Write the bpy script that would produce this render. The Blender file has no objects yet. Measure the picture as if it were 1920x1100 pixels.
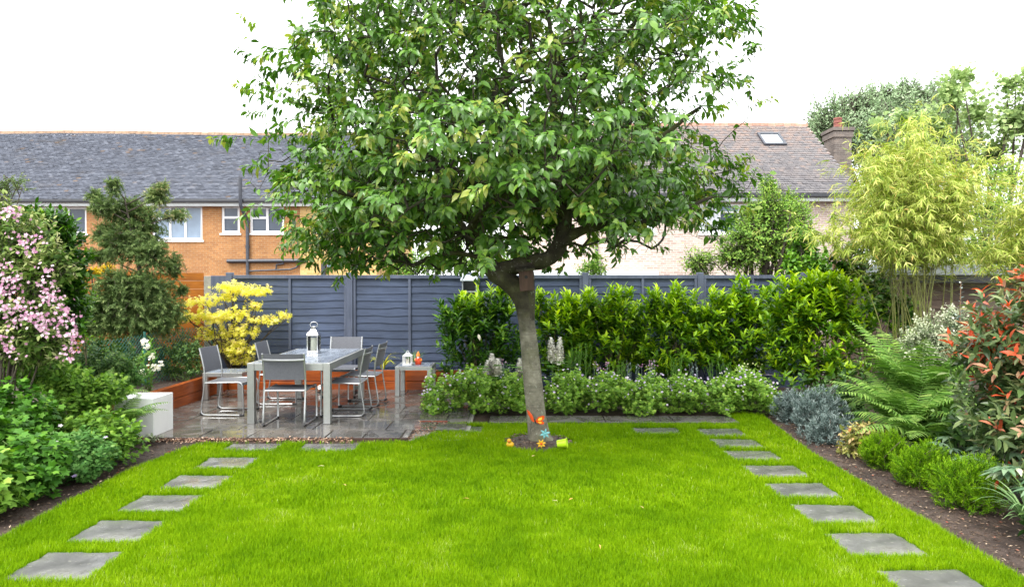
EXPOSURE = 1.22
import bpy, math, random
import numpy as np
from mathutils import Vector, Matrix

SC = bpy.context.scene
COL = SC.collection
F, HY, H = 1280.0, 535.0, 1.7          # camera: focal length in photo pixels, horizon row, eye height
PI = math.pi
TAU = 2 * PI


def G(px, py, z=0.0):
    """ground point seen at a photo pixel"""
    y = F * (H - z) / (py - HY)
    return Vector(((px - 960) / F * y, y, z))


def P(px, py, y):
    """point at depth y seen at a photo pixel"""
    return Vector(((px - 960) / F * y, y, H - (py - HY) / F * y))


# ------------------------------------------------------------------ objects
ORG = {}


def tag(o, label, cat, group=None):
    o['label'] = label
    o['category'] = cat
    if group:
        o['group'] = group
    return o


def thing(name, label, cat, loc=(0, 0, 0), group=None, rz=0.0):
    o = bpy.data.objects.new(name, None)
    o.empty_display_size = 0.1
    COL.objects.link(o)
    o.location = loc
    o.rotation_euler = (0, 0, rz)
    ORG[o.name] = Vector(loc)
    return tag(o, label, cat, group)


def kids(o):
    return [c for c in bpy.data.objects if c.parent == o]


def copy_tree(o, loc=None, rz=None, label=None):
    c = o.copy()
    COL.objects.link(c)
    if loc is not None:
        c.location = loc
    if rz is not None:
        c.rotation_euler = (0, 0, rz)
    if label:
        c['label'] = label
    for k in kids(o):
        k2 = k.copy()
        COL.objects.link(k2)
        k2.parent = c
        for g in kids(k):
            g2 = g.copy()
            COL.objects.link(g2)
            g2.parent = k2
    return c


def norm(v):
    return v / np.maximum(np.linalg.norm(v, axis=-1, keepdims=True), 1e-9)


class MB:
    """collects solid shapes; build() links them as one mesh object"""

    def __init__(s):
        s.v, s.f, s.m = [], [], []
        s.mi = 0

    def add(s, vs, fs):
        o = len(s.v)
        s.v += [tuple(v) for v in vs]
        s.f += [tuple(i + o for i in f) for f in fs]
        s.m += [s.mi] * len(fs)
        return s

    def box(s, x0, x1, y0, y1, z0, z1):
        return s.add([(x0, y0, z0), (x1, y0, z0), (x1, y1, z0), (x0, y1, z0), (x0, y0, z1), (x1, y0, z1), (x1, y1, z1), (x0, y1, z1)],
                     [(0, 3, 2, 1), (4, 5, 6, 7), (0, 1, 5, 4), (1, 2, 6, 5), (2, 3, 7, 6), (3, 0, 4, 7)])

    def quad(s, a, b, c, d):
        return s.add([a, b, c, d], [(0, 1, 2, 3)])

    def prism(s, poly, z0, z1):
        n = len(poly)
        vs = [(p[0], p[1], z0) for p in poly] + [(p[0], p[1], z1) for p in poly]
        fs = [tuple(range(n - 1, -1, -1)), tuple(range(n, 2 * n))] + [(i, (i + 1) % n, n + (i + 1) % n, n + i) for i in range(n)]
        return s.add(vs, fs)

    def tube(s, pts, rad, n=8, cap=True, closed=False, squash=None):
        pts = [Vector(p) for p in pts]
        if not hasattr(rad, '__len__'):
            rad = [rad] * len(pts)
        m = len(pts)
        ref = None
        vs = []
        for i, p in enumerate(pts):
            if closed:
                t = pts[(i + 1) % m] - pts[i - 1]
            else:
                t = pts[min(i + 1, m - 1)] - pts[max(i - 1, 0)]
            t.normalize()
            if ref is None:
                ref = Vector((0, 0, 1)) if abs(t.z) < 0.9 else Vector((1, 0, 0))
            a = (ref - t * ref.dot(t)).normalized()
            b = t.cross(a)
            ref = a
            for k in range(n):
                q = TAU * k / n
                ca, sa = math.cos(q), math.sin(q)
                if squash:
                    ca *= squash
                vs.append(p + (a * ca + b * sa) * rad[i])
        fs = []
        for i in range(m if closed else m - 1):
            j = (i + 1) % m
            for k in range(n):
                l = (k + 1) % n
                fs.append((i * n + k, i * n + l, j * n + l, j * n + k))
        if cap and not closed:
            fs.append(tuple(range(n - 1, -1, -1)))
            fs.append(tuple(range((m - 1) * n, m * n)))
        return s.add(vs, fs)

    def lathe(s, prof, c=(0, 0, 0), n=20, axis=None):
        """prof: (radius, height) pairs"""
        c = Vector(c)
        vs, fs = [], []
        for r, h in prof:
            for k in range(n):
                q = TAU * k / n
                vs.append(c + Vector((r * math.cos(q), r * math.sin(q), h)))
        for i in range(len(prof) - 1):
            for k in range(n):
                l = (k + 1) % n
                fs.append((i * n + k, i * n + l, (i + 1) * n + l, (i + 1) * n + k))
        if prof[0][0] > 1e-4:
            fs.append(tuple(range(n - 1, -1, -1)))
        if prof[-1][0] > 1e-4:
            fs.append(tuple(range((len(prof) - 1) * n, len(prof) * n)))
        return s.add(vs, fs)

    def ball(s, c, r, n=10, m=7):
        c = Vector(c)
        if not hasattr(r, '__len__'):
            r = (r, r, r)
        vs, fs = [], []
        for i in range(m + 1):
            a = PI * i / m
            for k in range(n):
                q = TAU * k / n
                vs.append(c + Vector((r[0] * math.sin(a) * math.cos(q), r[1] * math.sin(a) * math.sin(q), -r[2] * math.cos(a))))
        for i in range(m):
            for k in range(n):
                l = (k + 1) % n
                fs.append((i * n + k, i * n + l, (i + 1) * n + l, (i + 1) * n + k))
        return s.add(vs, fs)

    def xf(s, M, start=0):
        s.v[start:] = [tuple(M @ Vector(v)) for v in s.v[start:]]
        return s

    def build(s, name, mat, parent=None, smooth=False, bevel=0.0, org=None):
        o3 = Vector(org) if org is not None else (ORG.get(parent.name, Vector()) if parent is not None else Vector())
        me = bpy.data.meshes.new(name)
        me.from_pydata([tuple(Vector(v) - o3) for v in s.v], [], s.f)
        mats = mat if isinstance(mat, (list, tuple)) else [mat]
        for m in mats:
            me.materials.append(m)
        if len(mats) > 1:
            me.polygons.foreach_set('material_index', s.m)
        if smooth:
            me.polygons.foreach_set('use_smooth', [True] * len(me.polygons))
        me.update()
        o = bpy.data.objects.new(name, me)
        COL.objects.link(o)
        if parent is not None:
            o.parent = parent
        elif org is not None:
            o.location = o3
        ORG[o.name] = o3
        if bevel:
            b = o.modifiers.new('bevel', 'BEVEL')
            b.width = bevel
            b.segments = 2
            b.limit_method = 'ANGLE'
        if smooth and bevel == 0:
            try:
                me.set_sharp_from_angle(angle=math.radians(40))
            except Exception:
                pass
        return o


# ------------------------------------------------------------------ leaf batches
def _tmpl(pts, faces):
    return np.array(pts, float), faces


TM = {
    'diamond': _tmpl([(0, 0, 0), (.45, -.5, .06), (1, 0, -.08), (.45, .5, .06)], [(0, 2, 1), (0, 3, 2)]),
    'leaf': _tmpl([(0, 0, 0), (.22, -.36, .05), (.55, -.46, .04), (.82, -.24, -.04), (1.04, 0, -.16), (.82, .24, -.04), (.55, .46, .04), (.22, .36, .05), (.3, 0, 0), (.65, 0, -.04)],
                  [(0, 8, 1), (8, 9, 2, 1), (9, 4, 3, 2), (0, 7, 8), (7, 6, 9, 8), (6, 5, 4, 9)]),
    'hang': _tmpl([(0, 0, 0), (.22, -.36, .03), (.55, -.46, -.04), (.82, -.22, -.17), (1.02, 0, -.34), (.82, .22, -.17), (.55, .46, -.04), (.22, .36, .03), (.3, 0, -.04), (.65, 0, -.12)],
                  [(0, 8, 1), (8, 9, 2, 1), (9, 4, 3, 2), (0, 7, 8), (7, 6, 9, 8), (6, 5, 4, 9)]),
    'strap': _tmpl([(0, -.3, 0), (.4, -.5, .0), (.75, -.3, -.09), (1, 0, -.24), (.75, .3, -.09), (.4, .5, 0), (0, .3, 0)],
                   [(0, 6, 5, 1), (1, 5, 4, 2), (2, 4, 3)]),
}


def _palm(n, inner, drop):
    pts = [(.32, 0, .04)]
    k = 2 * n + 1
    for i in range(k):
        a = PI + (i + .5) / k * TAU if False else (-PI * .86 + (PI * 1.72) * i / (k - 1))
        r = (1.0 if i % 2 == 1 else inner) * (.62 + .1 * math.cos(a))
        pts.append((.32 + r * math.cos(a) * .9, r * math.sin(a) * .9, -drop * r * r))
    fs = [(0, i, i + 1) for i in range(1, k)] + [(0, k, 1)]
    return _tmpl(pts, fs)


TM['palm'] = _palm(5, .62, .25)
TM['star'] = _palm(5, .36, .35)
TM['petal5'] = _palm(5, .55, -.25)


class FB:
    """foliage batch: many leaves -> one mesh with a per-leaf tint"""

    def __init__(s):
        s.v, s.t, s.loops, s.sizes, s.n = [], [], [], [], 0

    def leaves(s, pos, d, nrm, L, W, tint, tmpl='diamond'):
        T, faces = TM[tmpl]
        pos = np.asarray(pos, float)
        n = len(pos)
        if n == 0:
            return s
        d = norm(np.asarray(d, float))
        side = norm(np.cross(d, np.asarray(nrm, float)))
        nr = np.cross(side, d)
        L = np.broadcast_to(np.asarray(L, float), (n,))
        W = np.broadcast_to(np.asarray(W, float), (n,))
        tint = np.broadcast_to(np.asarray(tint, float), (n,))
        k = len(T)
        v = pos[:, None] + d[:, None] * (T[None, :, 0, None] * L[:, None, None]) + side[:, None] * (T[None, :, 1, None] * W[:, None, None]) + nr[:, None] * (T[None, :, 2, None] * L[:, None, None])
        s.v.append(v.reshape(-1, 3))
        s.t.append(np.repeat(tint, k))
        base = s.n + np.arange(n) * k
        for f in faces:
            s.loops.append((base[:, None] + np.array(f)[None]).reshape(-1))
            s.sizes.append(np.full(n, len(f)))
        s.n += n * k
        return s

    def raw(s, v, faces, tint):
        """v (N,3), faces (M,k) int, tint (N,)"""
        s.v.append(np.asarray(v, float))
        s.t.append(np.broadcast_to(np.asarray(tint, float), (len(v),)))
        faces = np.asarray(faces)
        s.loops.append((faces + s.n).reshape(-1))
        s.sizes.append(np.full(len(faces), faces.shape[1]))
        s.n += len(v)
        return s

    def sticks(s, a, b, ra, rb, n=4, tint=.5):
        """tapered sticks from a to b"""
        a, b = np.asarray(a, float), np.asarray(b, float)
        m = len(a)
        if m == 0:
            return s
        t = norm(b - a)
        ref = np.where(np.abs(t[:, 2:3]) < .9, np.array([[0, 0, 1.]]), np.array([[1., 0, 0]]))
        u = norm(np.cross(ref, t))
        w = np.cross(t, u)
        ra = np.broadcast_to(np.asarray(ra, float), (m,))
        rb = np.broadcast_to(np.asarray(rb, float), (m,))
        q = np.arange(n) * TAU / n
        ring = u[:, None] * np.cos(q)[None, :, None] + w[:, None] * np.sin(q)[None, :, None]
        v = np.concatenate([a[:, None] + ring * ra[:, None, None], b[:, None] + ring * rb[:, None, None]], 1).reshape(-1, 3)
        base = np.arange(m) * 2 * n
        fs = []
        for k in range(n):
            l = (k + 1) % n
            fs.append(np.stack([base + k, base + l, base + n + l, base + n + k], 1))
        return s.raw(v, np.concatenate(fs), tint)

    def build(s, name, mat, parent=None, smooth=True, kind=None):
        v = np.concatenate(s.v)
        if parent is not None:
            v = v - np.array(ORG[parent.name])[None]
        loops = np.concatenate(s.loops).astype(np.int32)
        sizes = np.concatenate(s.sizes).astype(np.int32)
        me = bpy.data.meshes.new(name)
        me.vertices.add(len(v))
        me.vertices.foreach_set('co', v.astype(np.float32).reshape(-1))
        me.loops.add(len(loops))
        me.loops.foreach_set('vertex_index', loops)
        me.polygons.add(len(sizes))
        st = np.concatenate([[0], np.cumsum(sizes)[:-1]]).astype(np.int32)
        me.polygons.foreach_set('loop_start', st)
        me.polygons.foreach_set('loop_total', sizes)
        if smooth:
            me.polygons.foreach_set('use_smooth', np.ones(len(sizes), bool))
        at = me.attributes.new('tint', 'FLOAT', 'POINT')
        at.data.foreach_set('value', np.clip(np.concatenate(s.t), 0, 1).astype(np.float32))
        me.materials.append(mat)
        me.update(calc_edges=True)
        o = bpy.data.objects.new(name, me)
        COL.objects.link(o)
        if parent is not None:
            o.parent = parent
            ORG[o.name] = ORG[parent.name].copy()
        else:
            ORG[o.name] = Vector()
        if kind:
            o['kind'] = kind
        return o


def frame_of(ax):
    ref = np.where(np.abs(ax[:, 2:3]) < .9, np.array([[0, 0, 1.]]), np.array([[1., 0, 0]]))
    u = norm(np.cross(ref, ax))
    return u, np.cross(ax, u)


def shoots(fb, tips, axes, rng, k=8, slen=.15, L=.1, W=.04, ang=55, droop=.2, lo=.2, hi=.8, tmpl='diamond', jit=.25, pw=1.5, tj=.15, wv=.25, off=None):
    """k leaves spiralling up each shoot that ends at a tip"""
    tips, axes = np.asarray(tips, float), norm(np.asarray(axes, float))
    n = len(tips)
    u, w = frame_of(axes)
    ph0 = rng.random(n) * TAU
    vig = rng.random(n)
    if off is None:
        off = np.zeros(n)
    for i in range(k):
        t = (i + rng.random(n)) / k
        phi = ph0 + i * 2.39996 + rng.normal(0, .3, n)
        a = np.radians(ang) * (1.15 - .55 * t) * (1 + rng.normal(0, .12, n))
        rad = u * np.cos(phi)[:, None] + w * np.sin(phi)[:, None]
        d = axes * np.cos(a)[:, None] + rad * np.sin(a)[:, None]
        d = d + rng.normal(0, jit, (n, 3)) * .5
        d[:, 2] -= droop
        d = norm(d)
        pos = tips - axes * (slen * (1 - t))[:, None]
        nr = axes + np.array([[0, 0, .6]]) + rng.normal(0, .25, (n, 3))
        sc = (.72 + .5 * rng.random(n)) * (1 - .25 * t)
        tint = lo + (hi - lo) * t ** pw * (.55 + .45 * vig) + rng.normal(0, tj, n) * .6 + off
        fb.leaves(pos, d, nr, L * sc, W * sc * (1 + rng.normal(0, wv, n) * .4), tint, tmpl)
    return fb


def in_ells(ells, n, rng, shell=.55, zmin=None, lumps=True):
    """n points in a list of ellipsoids (cx,cy,cz,rx,ry,rz), biased to their shells, and outward directions"""
    e = np.array(ells, float)
    wgt = (e[:, 3] * e[:, 5] + e[:, 3] * e[:, 4] + e[:, 4] * e[:, 5])
    idx = rng.choice(len(e), n, p=wgt / wgt.sum())
    d = norm(rng.normal(0, 1, (n, 3)))
    r = 1 - shell * rng.random(n) ** 1.6
    if lumps:
        ph = rng.random((6, 3)) * 10
        fr = norm(rng.normal(0, 1, (6, 3))) * np.array([2.2, 3, 3.7, 4.5, 5.5, 7])[:, None]
        bump = np.zeros(n)
        for q in range(6):
            bump += np.sin((d * fr[q][None]).sum(1) * 1.6 + ph[q, 0] + idx * 1.7) * (.16, .13, .1, .08, .06, .05)[q]
        r = r * (1.06 + bump * .8)
    pos = e[idx, :3] + d * e[idx, 3:] * r[:, None]
    out = norm(d / e[idx, 3:])
    if zmin is not None:
        k = pos[:, 2] > zmin
        pos, out = pos[k], out[k]
    return pos, out


def px_ells(lst, y, depth=.8, dy=.15, seed=0):
    """ellipsoids from photo pixels: (px, py, rx_px, ry_px[, y offset])"""
    rg = random.Random(seed)
    r = []
    for q in lst:
        yy = y + (q[4] if len(q) > 4 else rg.uniform(-dy, dy))
        c = P(q[0], q[1], yy)
        rx, rz = q[2] / F * yy, q[3] / F * yy
        r.append((c.x, c.y, c.z, rx, depth * (rx + rz) / 2, rz))
    return r


def add_stems(fb, base, pts, rng, r0=.012, r1=.004, n=5, wob=.06):
    """bent stems from a base to each point"""
    base = np.array(base, float)
    for p in pts:
        p = np.array(p, float)
        prev, steps = base + np.append(rng.normal(0, .03, 2), 0), 5
        st = prev.copy()
        A, B, ra, rb = [], [], [], []
        bend = rng.normal(0, wob, 3)
        for i in range(1, steps + 1):
            t = i / steps
            q = st + (p - st) * np.array([t ** 1.25, t ** 1.25, t ** .9]) + bend * math.sin(PI * t)
            A.append(prev); B.append(q)
            ra.append(r0 + (r1 - r0) * (t - 1 / steps)); rb.append(r0 + (r1 - r0) * t)
            prev = q
        fb.sticks(np.array(A), np.array(B), np.array(ra), np.array(rb), n, .5)


def shrub(name, label, cat, base, ells, mat, stem_mat, *, n=300, k=8, slen=.15, L=.1, W=.04, ang=55, droop=.2, up=.6, outw=.8, lo=.15, hi=.85,
          tmpl='diamond', seed=1, shell=.55, zmin=None, nstem=8, r0=.012, group=None, pw=1.5, jit=.25, tj=.15, twigs=True, off=None, stem_name='stem'):
    rng = np.random.default_rng(seed)
    t = thing(name, label, cat, base, group)
    pos, out = in_ells(ells, n, rng, shell, zmin)
    ax = norm(out * outw + np.array([[0, 0, up]]) + rng.normal(0, .3, out.shape))
    fb = FB()
    o = off(pos, rng) if off else None
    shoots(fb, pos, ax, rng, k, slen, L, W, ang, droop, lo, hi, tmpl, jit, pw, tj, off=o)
    fb.build('foliage', mat, t)
    sb = FB()
    e = np.array(ells)
    tops = [e[rng.integers(len(e))][:3] + rng.normal(0, .3, 3) * e[rng.integers(len(e))][3:] for _ in range(nstem)]
    add_stems(sb, base, list(e[:, :3]) + tops, rng, r0)
    if twigs:
        sel = rng.random(len(pos)) < .7
        sb.sticks(pos[sel] - ax[sel] * slen * 1.3 - out[sel] * .04, pos[sel], r0 * .22, r0 * .1, 3, .5)
    sb.build(stem_name, stem_mat, t)
    return t, pos, ax, rng
# ------------------------------------------------------------------ materials
class NT:
    def __init__(s, name):
        s.mat = bpy.data.materials.new(name)
        s.mat.use_nodes = True
        s.t = s.mat.node_tree
        s.t.nodes.clear()
        s.out = s.t.nodes.new('ShaderNodeOutputMaterial')

    def n(s, typ, **kw):
        nd = s.t.nodes.new('ShaderNode' + typ)
        for k, v in kw.items():
            if k.startswith('i_'):
                nd.inputs[k[2:].replace('_', ' ')].default_value = v
            else:
                setattr(nd, k, v)
        return nd

    def l(s, a, b):
        s.t.links.new(a, b)

    def bsdf(s, color=(.5, .5, .5), rough=.6, metal=0.0, spec=.5):
        b = s.n('BsdfPrincipled')
        b.inputs['Roughness'].default_value = rough
        b.inputs['Metallic'].default_value = metal
        b.inputs['Specular IOR Level'].default_value = spec
        if hasattr(color, 'is_linked') or hasattr(color, 'node'):
            s.l(color, b.inputs['Base Color'])
        else:
            b.inputs['Base Color'].default_value = (*color, 1)
        return b

    def coords(s, scale=(1, 1, 1), kind='Object', rot=(0, 0, 0)):
        tc = s.n('TexCoord')
        mp = s.n('Mapping')
        mp.inputs['Scale'].default_value = scale
        mp.inputs['Rotation'].default_value = rot
        s.l(tc.outputs[kind], mp.inputs['Vector'])
        return mp.outputs['Vector']

    def noise(s, vec, scale=5, detail=4, rough=.55, dist=0):
        nd = s.n('TexNoise')
        nd.inputs['Scale'].default_value = scale
        nd.inputs['Detail'].default_value = detail
        nd.inputs['Roughness'].default_value = rough
        nd.inputs['Distortion'].default_value = dist
        s.l(vec, nd.inputs['Vector'])
        return nd.outputs['Fac']

    def ramp(s, fac, stops, interp='LINEAR'):
        r = s.n('ValToRGB')
        r.color_ramp.interpolation = interp
        els = r.color_ramp.elements
        while len(els) < len(stops):
            els.new(.5)
        for e, (p, c) in zip(els, stops):
            e.position = p
            e.color = (*c, 1) if hasattr(c, '__len__') else (c, c, c, 1)
        s.l(fac, r.inputs['Fac'])
        return r.outputs['Color']

    def mix(s, fac, a, b, mode='MIX'):
        m = s.n('MixRGB', blend_type=mode)
        for val, inp in ((fac, m.inputs[0]), (a, m.inputs[1]), (b, m.inputs[2])):
            if hasattr(val, 'node'):
                s.l(val, inp)
            elif hasattr(val, '__len__'):
                inp.default_value = (*val, 1)
            else:
                inp.default_value = val
        return m.outputs[0]

    def bump(s, h, strength=.3, dist=.01):
        b = s.n('Bump')
        b.inputs['Strength'].default_value = strength
        b.inputs['Distance'].default_value = dist
        s.l(h, b.inputs['Height'])
        return b.outputs['Normal']

    def attr(s, name='tint'):
        a = s.n('Attribute')
        a.attribute_name = name
        return a.outputs['Fac']

    def done(s, sh):
        s.l(sh, s.out.inputs['Surface'])
        return s.mat


def leafmat(name, stops, rough=.42, trans=.3, spec=.25, glow=1.25, noise=.0):
    t = NT(name)
    col = t.ramp(t.attr(), stops)
    if noise:
        nz = t.noise(t.coords(), noise, 3)
        col = t.mix(.5, col, t.ramp(nz, [(.3, .55), (.7, 1.0)]), 'MULTIPLY')
    b = t.bsdf(col, rough, 0, spec)
    tr = t.n('BsdfTranslucent')
    hs = t.n('HueSaturation')
    hs.inputs['Value'].default_value = glow
    hs.inputs['Saturation'].default_value = 1.1
    t.l(col, hs.inputs['Color'])
    t.l(hs.outputs[0], tr.inputs['Color'])
    mx = t.n('MixShader')
    mx.inputs[0].default_value = trans * .68
    t.l(b.outputs[0], mx.inputs[1])
    t.l(tr.outputs[0], mx.inputs[2])
    return t.done(mx.outputs[0])


def plain(name, color, rough=.5, metal=0.0, spec=.5, var=.12, scale=14, bump=0.0, rvar=0.0, stretch=(1, 1, 1)):
    """colour with soft noise in tone and roughness"""
    t = NT(name)
    vec = t.coords(stretch)
    nz = t.noise(vec, scale, 5)
    dark = tuple(c * (1 - var) for c in color)
    lite = tuple(min(1, c * (1 + var)) for c in color)
    b = t.bsdf(t.ramp(nz, [(.3, dark), (.7, lite)]), rough, metal, spec)
    if rvar:
        nz2 = t.noise(vec, scale * .5, 3)
        r = t.ramp(nz2, [(.35, max(.03, rough - rvar)), (.65, min(1, rough + rvar))])
        t.l(r, b.inputs['Roughness'])
    if bump:
        t.l(t.bump(nz, bump, .01), b.inputs['Normal'])
    return t.done(b.outputs[0])


def bark_mat(name, a, b_, c, ringy=True, dark_above=None):
    t = NT(name)
    vec = t.coords((1, 1, 1))
    n1 = t.noise(vec, 7, 6, .65)
    n2 = t.noise(t.coords((4, 4, 34)), 1.6, 5, .7, .9)
    n3 = t.noise(vec, 2.4, 3, .6)
    col = t.ramp(n1, [(.3, a), (.55, b_), (.75, c)])
    if ringy:
        col = t.mix(.55, col, t.ramp(n2, [(.35, .55), (.5, 1.0), (.66, 1.2)]), 'MULTIPLY')
    n4 = t.noise(t.coords((1, 1, .35)), 19, 5, .7)
    col = t.mix(t.mix(.6, (0, 0, 0), t.ramp(n4, [(.58, 0.0), (.66, 1.0)])), col, (.045, .038, .03))
    n6 = t.noise(vec, 33, 3, .6)
    col = t.mix(t.mix(.5, (0, 0, 0), t.ramp(n6, [(.62, 0.0), (.68, 1.0)])), col, (.40, .42, .34))
    moss = t.ramp(n3, [(.52, 0.0), (.66, 1.0)])
    col = t.mix(t.mix(.6, (0, 0, 0), moss), col, (.09, .10, .03))
    if dark_above:                       # rough dark bark and moss where the smooth trunk meets the old limbs
        sx = t.n('SeparateXYZ')
        t.l(vec, sx.inputs[0])
        ad = t.n('Math', operation='MULTIPLY_ADD')
        t.l(n3, ad.inputs[0]); ad.inputs[1].default_value = .9; t.l(sx.outputs['Z'], ad.inputs[2])
        mr = t.n('MapRange')
        mr.inputs['From Min'].default_value = dark_above + .32; mr.inputs['From Max'].default_value = dark_above + .62
        t.l(ad.outputs[0], mr.inputs['Value'])
        col = t.mix(mr.outputs[0], col, t.ramp(n1, [(.3, (.022, .018, .013)), (.55, (.06, .055, .03)), (.75, (.12, .12, .06))]))
    b = t.bsdf(col, .75, 0, .3)
    s = t.mix(.5, n1, n2)
    t.l(t.bump(s, .6, .02), b.inputs['Normal'])
    return t.done(b.outputs[0])


def brick_mat(name, c1, c2, mortar, var=.35, scale=1.0):
    t = NT(name)
    tc = t.n('TexCoord')
    sx = t.n('SeparateXYZ')
    t.l(tc.outputs['Object'], sx.inputs[0])
    ad = t.n('Math', operation='ADD')
    t.l(sx.outputs['X'], ad.inputs[0]); t.l(sx.outputs['Y'], ad.inputs[1])
    cb = t.n('CombineXYZ')
    t.l(ad.outputs[0], cb.inputs['X']); t.l(sx.outputs['Z'], cb.inputs['Y'])
    br = t.n('TexBrick')
    br.offset = .5
    br.inputs['Scale'].default_value = 1
    br.inputs['Brick Width'].default_value = .225
    br.inputs['Row Height'].default_value = .075
    br.inputs['Mortar Size'].default_value = .0075
    br.inputs['Mortar Smooth'].default_value = .2
    br.inputs['Bias'].default_value = 0
    br.inputs['Color1'].default_value = (*c1, 1)
    br.inputs['Color2'].default_value = (*c2, 1)
    br.inputs['Mortar'].default_value = (*mortar, 1)
    t.l(cb.outputs[0], br.inputs['Vector'])
    nz = t.noise(cb.outputs[0], 1.1, 5, .6)
    nz2 = t.noise(cb.outputs[0], 16, 2)
    col = t.mix(.55, br.outputs['Color'], t.ramp(nz, [(.3, 1 - var), (.7, 1.12)]), 'MULTIPLY')
    col = t.mix(.5, col, t.ramp(nz2, [(.3, .72), (.7, 1.15)]), 'MULTIPLY')
    b = t.bsdf(col, .85, 0, .2)
    t.l(t.bump(br.outputs['Fac'], -.4, .008), b.inputs['Normal'])
    return t.done(b.outputs[0])


def tile_mat(name, stops, moss, m0, m1, mc):
    """roof tiles: per-tile tint, lichen and moss patches"""
    t = NT(name)
    col = t.ramp(t.attr(), stops)
    vec = t.coords()
    nz = t.noise(vec, .9, 5, .65)
    col = t.mix(t.ramp(nz, [(m0, 0.0), (m1, moss)]), col, mc)
    nz2 = t.noise(vec, 22, 3)
    col = t.mix(.35, col, t.ramp(nz2, [(.3, .75), (.7, 1.2)]), 'MULTIPLY')
    b = t.bsdf(col, .55, 0, .3)
    t.l(t.bump(nz2, .3, .01), b.inputs['Normal'])
    return t.done(b.outputs[0])


def slab_mat(name, a, b_, c, wet=1.0, sc=1.0):
    """riven stone paving, wet: puddled film varies the gloss"""
    t = NT(name)
    vec = t.coords()
    n1 = t.noise(vec, 2.2 * sc, 6, .6)
    n2 = t.noise(vec, 11 * sc, 5, .6)
    n3 = t.noise(vec, 3.1 * sc, 4, .55, .3)
    info = t.n('ObjectInfo')
    col = t.ramp(n1, [(.28, a), (.5, b_), (.72, c)])
    col = t.mix(.5, col, t.ramp(n2, [(.3, .7), (.7, 1.2)]), 'MULTIPLY')
    col = t.mix(.8, col, t.ramp(t.attr(), [(0, (.62, .62, .66)), (.5, (1, 1, 1)), (1, (1.09, 1.0, .94))]), 'MULTIPLY')
    n4 = t.noise(vec, 26 * sc, 3, .7)
    col = t.mix(t.mix(.55, (0, 0, 0), t.ramp(n4, [(.62, 0.0), (.70, 1.0)])), col, (.30, .30, .25))
    n5 = t.noise(vec, 4.3 * sc, 5, .7)
    col = t.mix(t.mix(.7, (0, 0, 0), t.ramp(n5, [(.56, 0.0), (.68, 1.0)])), col, (.05, .052, .035))
    b = t.bsdf(col, .3, 0, .5)
    r = t.ramp(n3, [(.40, .04), (.5, .12), (.62, .42)])
    t.l(r, b.inputs['Roughness'])
    h = t.mix(.4, n2, n1)
    t.l(t.bump(h, .12 / wet, .012), b.inputs['Normal'])
    return t.done(b.outputs[0])


def wood_mat(name, a, b_, rough=.5, along='x', spec=.4, sc=1.0):
    t = NT(name)
    s = {'x': (1.2, 14, 14), 'y': (14, 1.2, 14), 'z': (14, 14, 1.2)}[along]
    vec = t.coords(tuple(q * sc for q in s))
    n1 = t.noise(vec, 2.2, 6, .6, .5)
    n2 = t.noise(t.coords(), 1.7, 3)
    col = t.ramp(n1, [(.3, a), (.7, b_)])
    col = t.mix(.6, col, t.ramp(n2, [(.3, .5), (.7, 1.25)]), 'MULTIPLY')
    b = t.bsdf(col, rough, 0, spec)
    t.l(t.bump(n1, .25, .006), b.inputs['Normal'])
    return t.done(b.outputs[0])


M = {}
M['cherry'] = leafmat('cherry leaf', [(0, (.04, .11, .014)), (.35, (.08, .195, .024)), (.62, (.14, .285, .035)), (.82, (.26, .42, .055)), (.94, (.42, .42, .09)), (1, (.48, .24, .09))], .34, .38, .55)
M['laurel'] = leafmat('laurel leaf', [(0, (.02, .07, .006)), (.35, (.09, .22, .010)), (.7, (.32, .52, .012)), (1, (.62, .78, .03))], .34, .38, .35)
M['laurel_dark'] = leafmat('dark laurel leaf', [(0, (.015, .055, .006)), (.5, (.055, .16, .012)), (1, (.24, .42, .025))], .3, .28, .35)
M['geranium'] = leafmat('geranium leaf', [(0, (.06, .15, .02)), (.5, (.19, .36, .045)), (1, (.38, .55, .09))], .5, .36, .15)
M['geranium_lime'] = leafmat('lime geranium leaf', [(0, (.035, .115, .012)), (.5, (.09, .24, .025)), (1, (.22, .42, .05))], .5, .32, .2)
M['geranium_grey'] = leafmat('greyish geranium leaf', [(0, (.05, .15, .03)), (.5, (.12, .27, .06)), (1, (.26, .40, .13))], .55, .32, .15)
M['conifer'] = leafmat('conifer needle', [(0, (.05, .10, .03)), (.5, (.17, .25, .08)), (.85, (.40, .46, .19)), (1, (.52, .38, .22))], .55, .36, .15)
M['gold'] = leafmat('gold foliage', [(0, (.4, .3, .01)), (1, (.85, .62, .02))], .5, .35)
M['maple'] = leafmat('maple leaf', [(0, (.60, .62, .06)), (.3, (.88, .84, .15)), (.7, (.95, .88, .34)), (1, (.95, .74, .40))], .5, .75, .15)
M['fern'] = leafmat('fern pinna', [(0, (.03, .095, .01)), (.5, (.12, .25, .04)), (1, (.34, .48, .11))], .5, .33, .15)
M['photinia'] = leafmat('photinia leaf', [(0, (.035, .075, .025)), (.3, (.10, .16, .05)), (.55, (.22, .27, .11)), (.68, (.42, .24, .15)), (.80, (.75, .11, .045)), (1, (.78, .17, .08))], .32, .3, .35)
M['silver'] = leafmat('silver leaf', [(0, (.06, .10, .09)), (.5, (.19, .26, .24)), (1, (.55, .62, .60))], .6, .2, .15)
M['lavender'] = leafmat('green lavender leaf', [(0, (.06, .17, .008)), (.5, (.20, .40, .01)), (1, (.40, .60, .03))], .55, .34, .1)
M['weigela'] = leafmat('weigela leaf', [(0, (.05, .11, .02)), (.45, (.14, .23, .045)), (.75, (.34, .38, .14)), (1, (.66, .64, .34))], .5, .32, .15)
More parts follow.
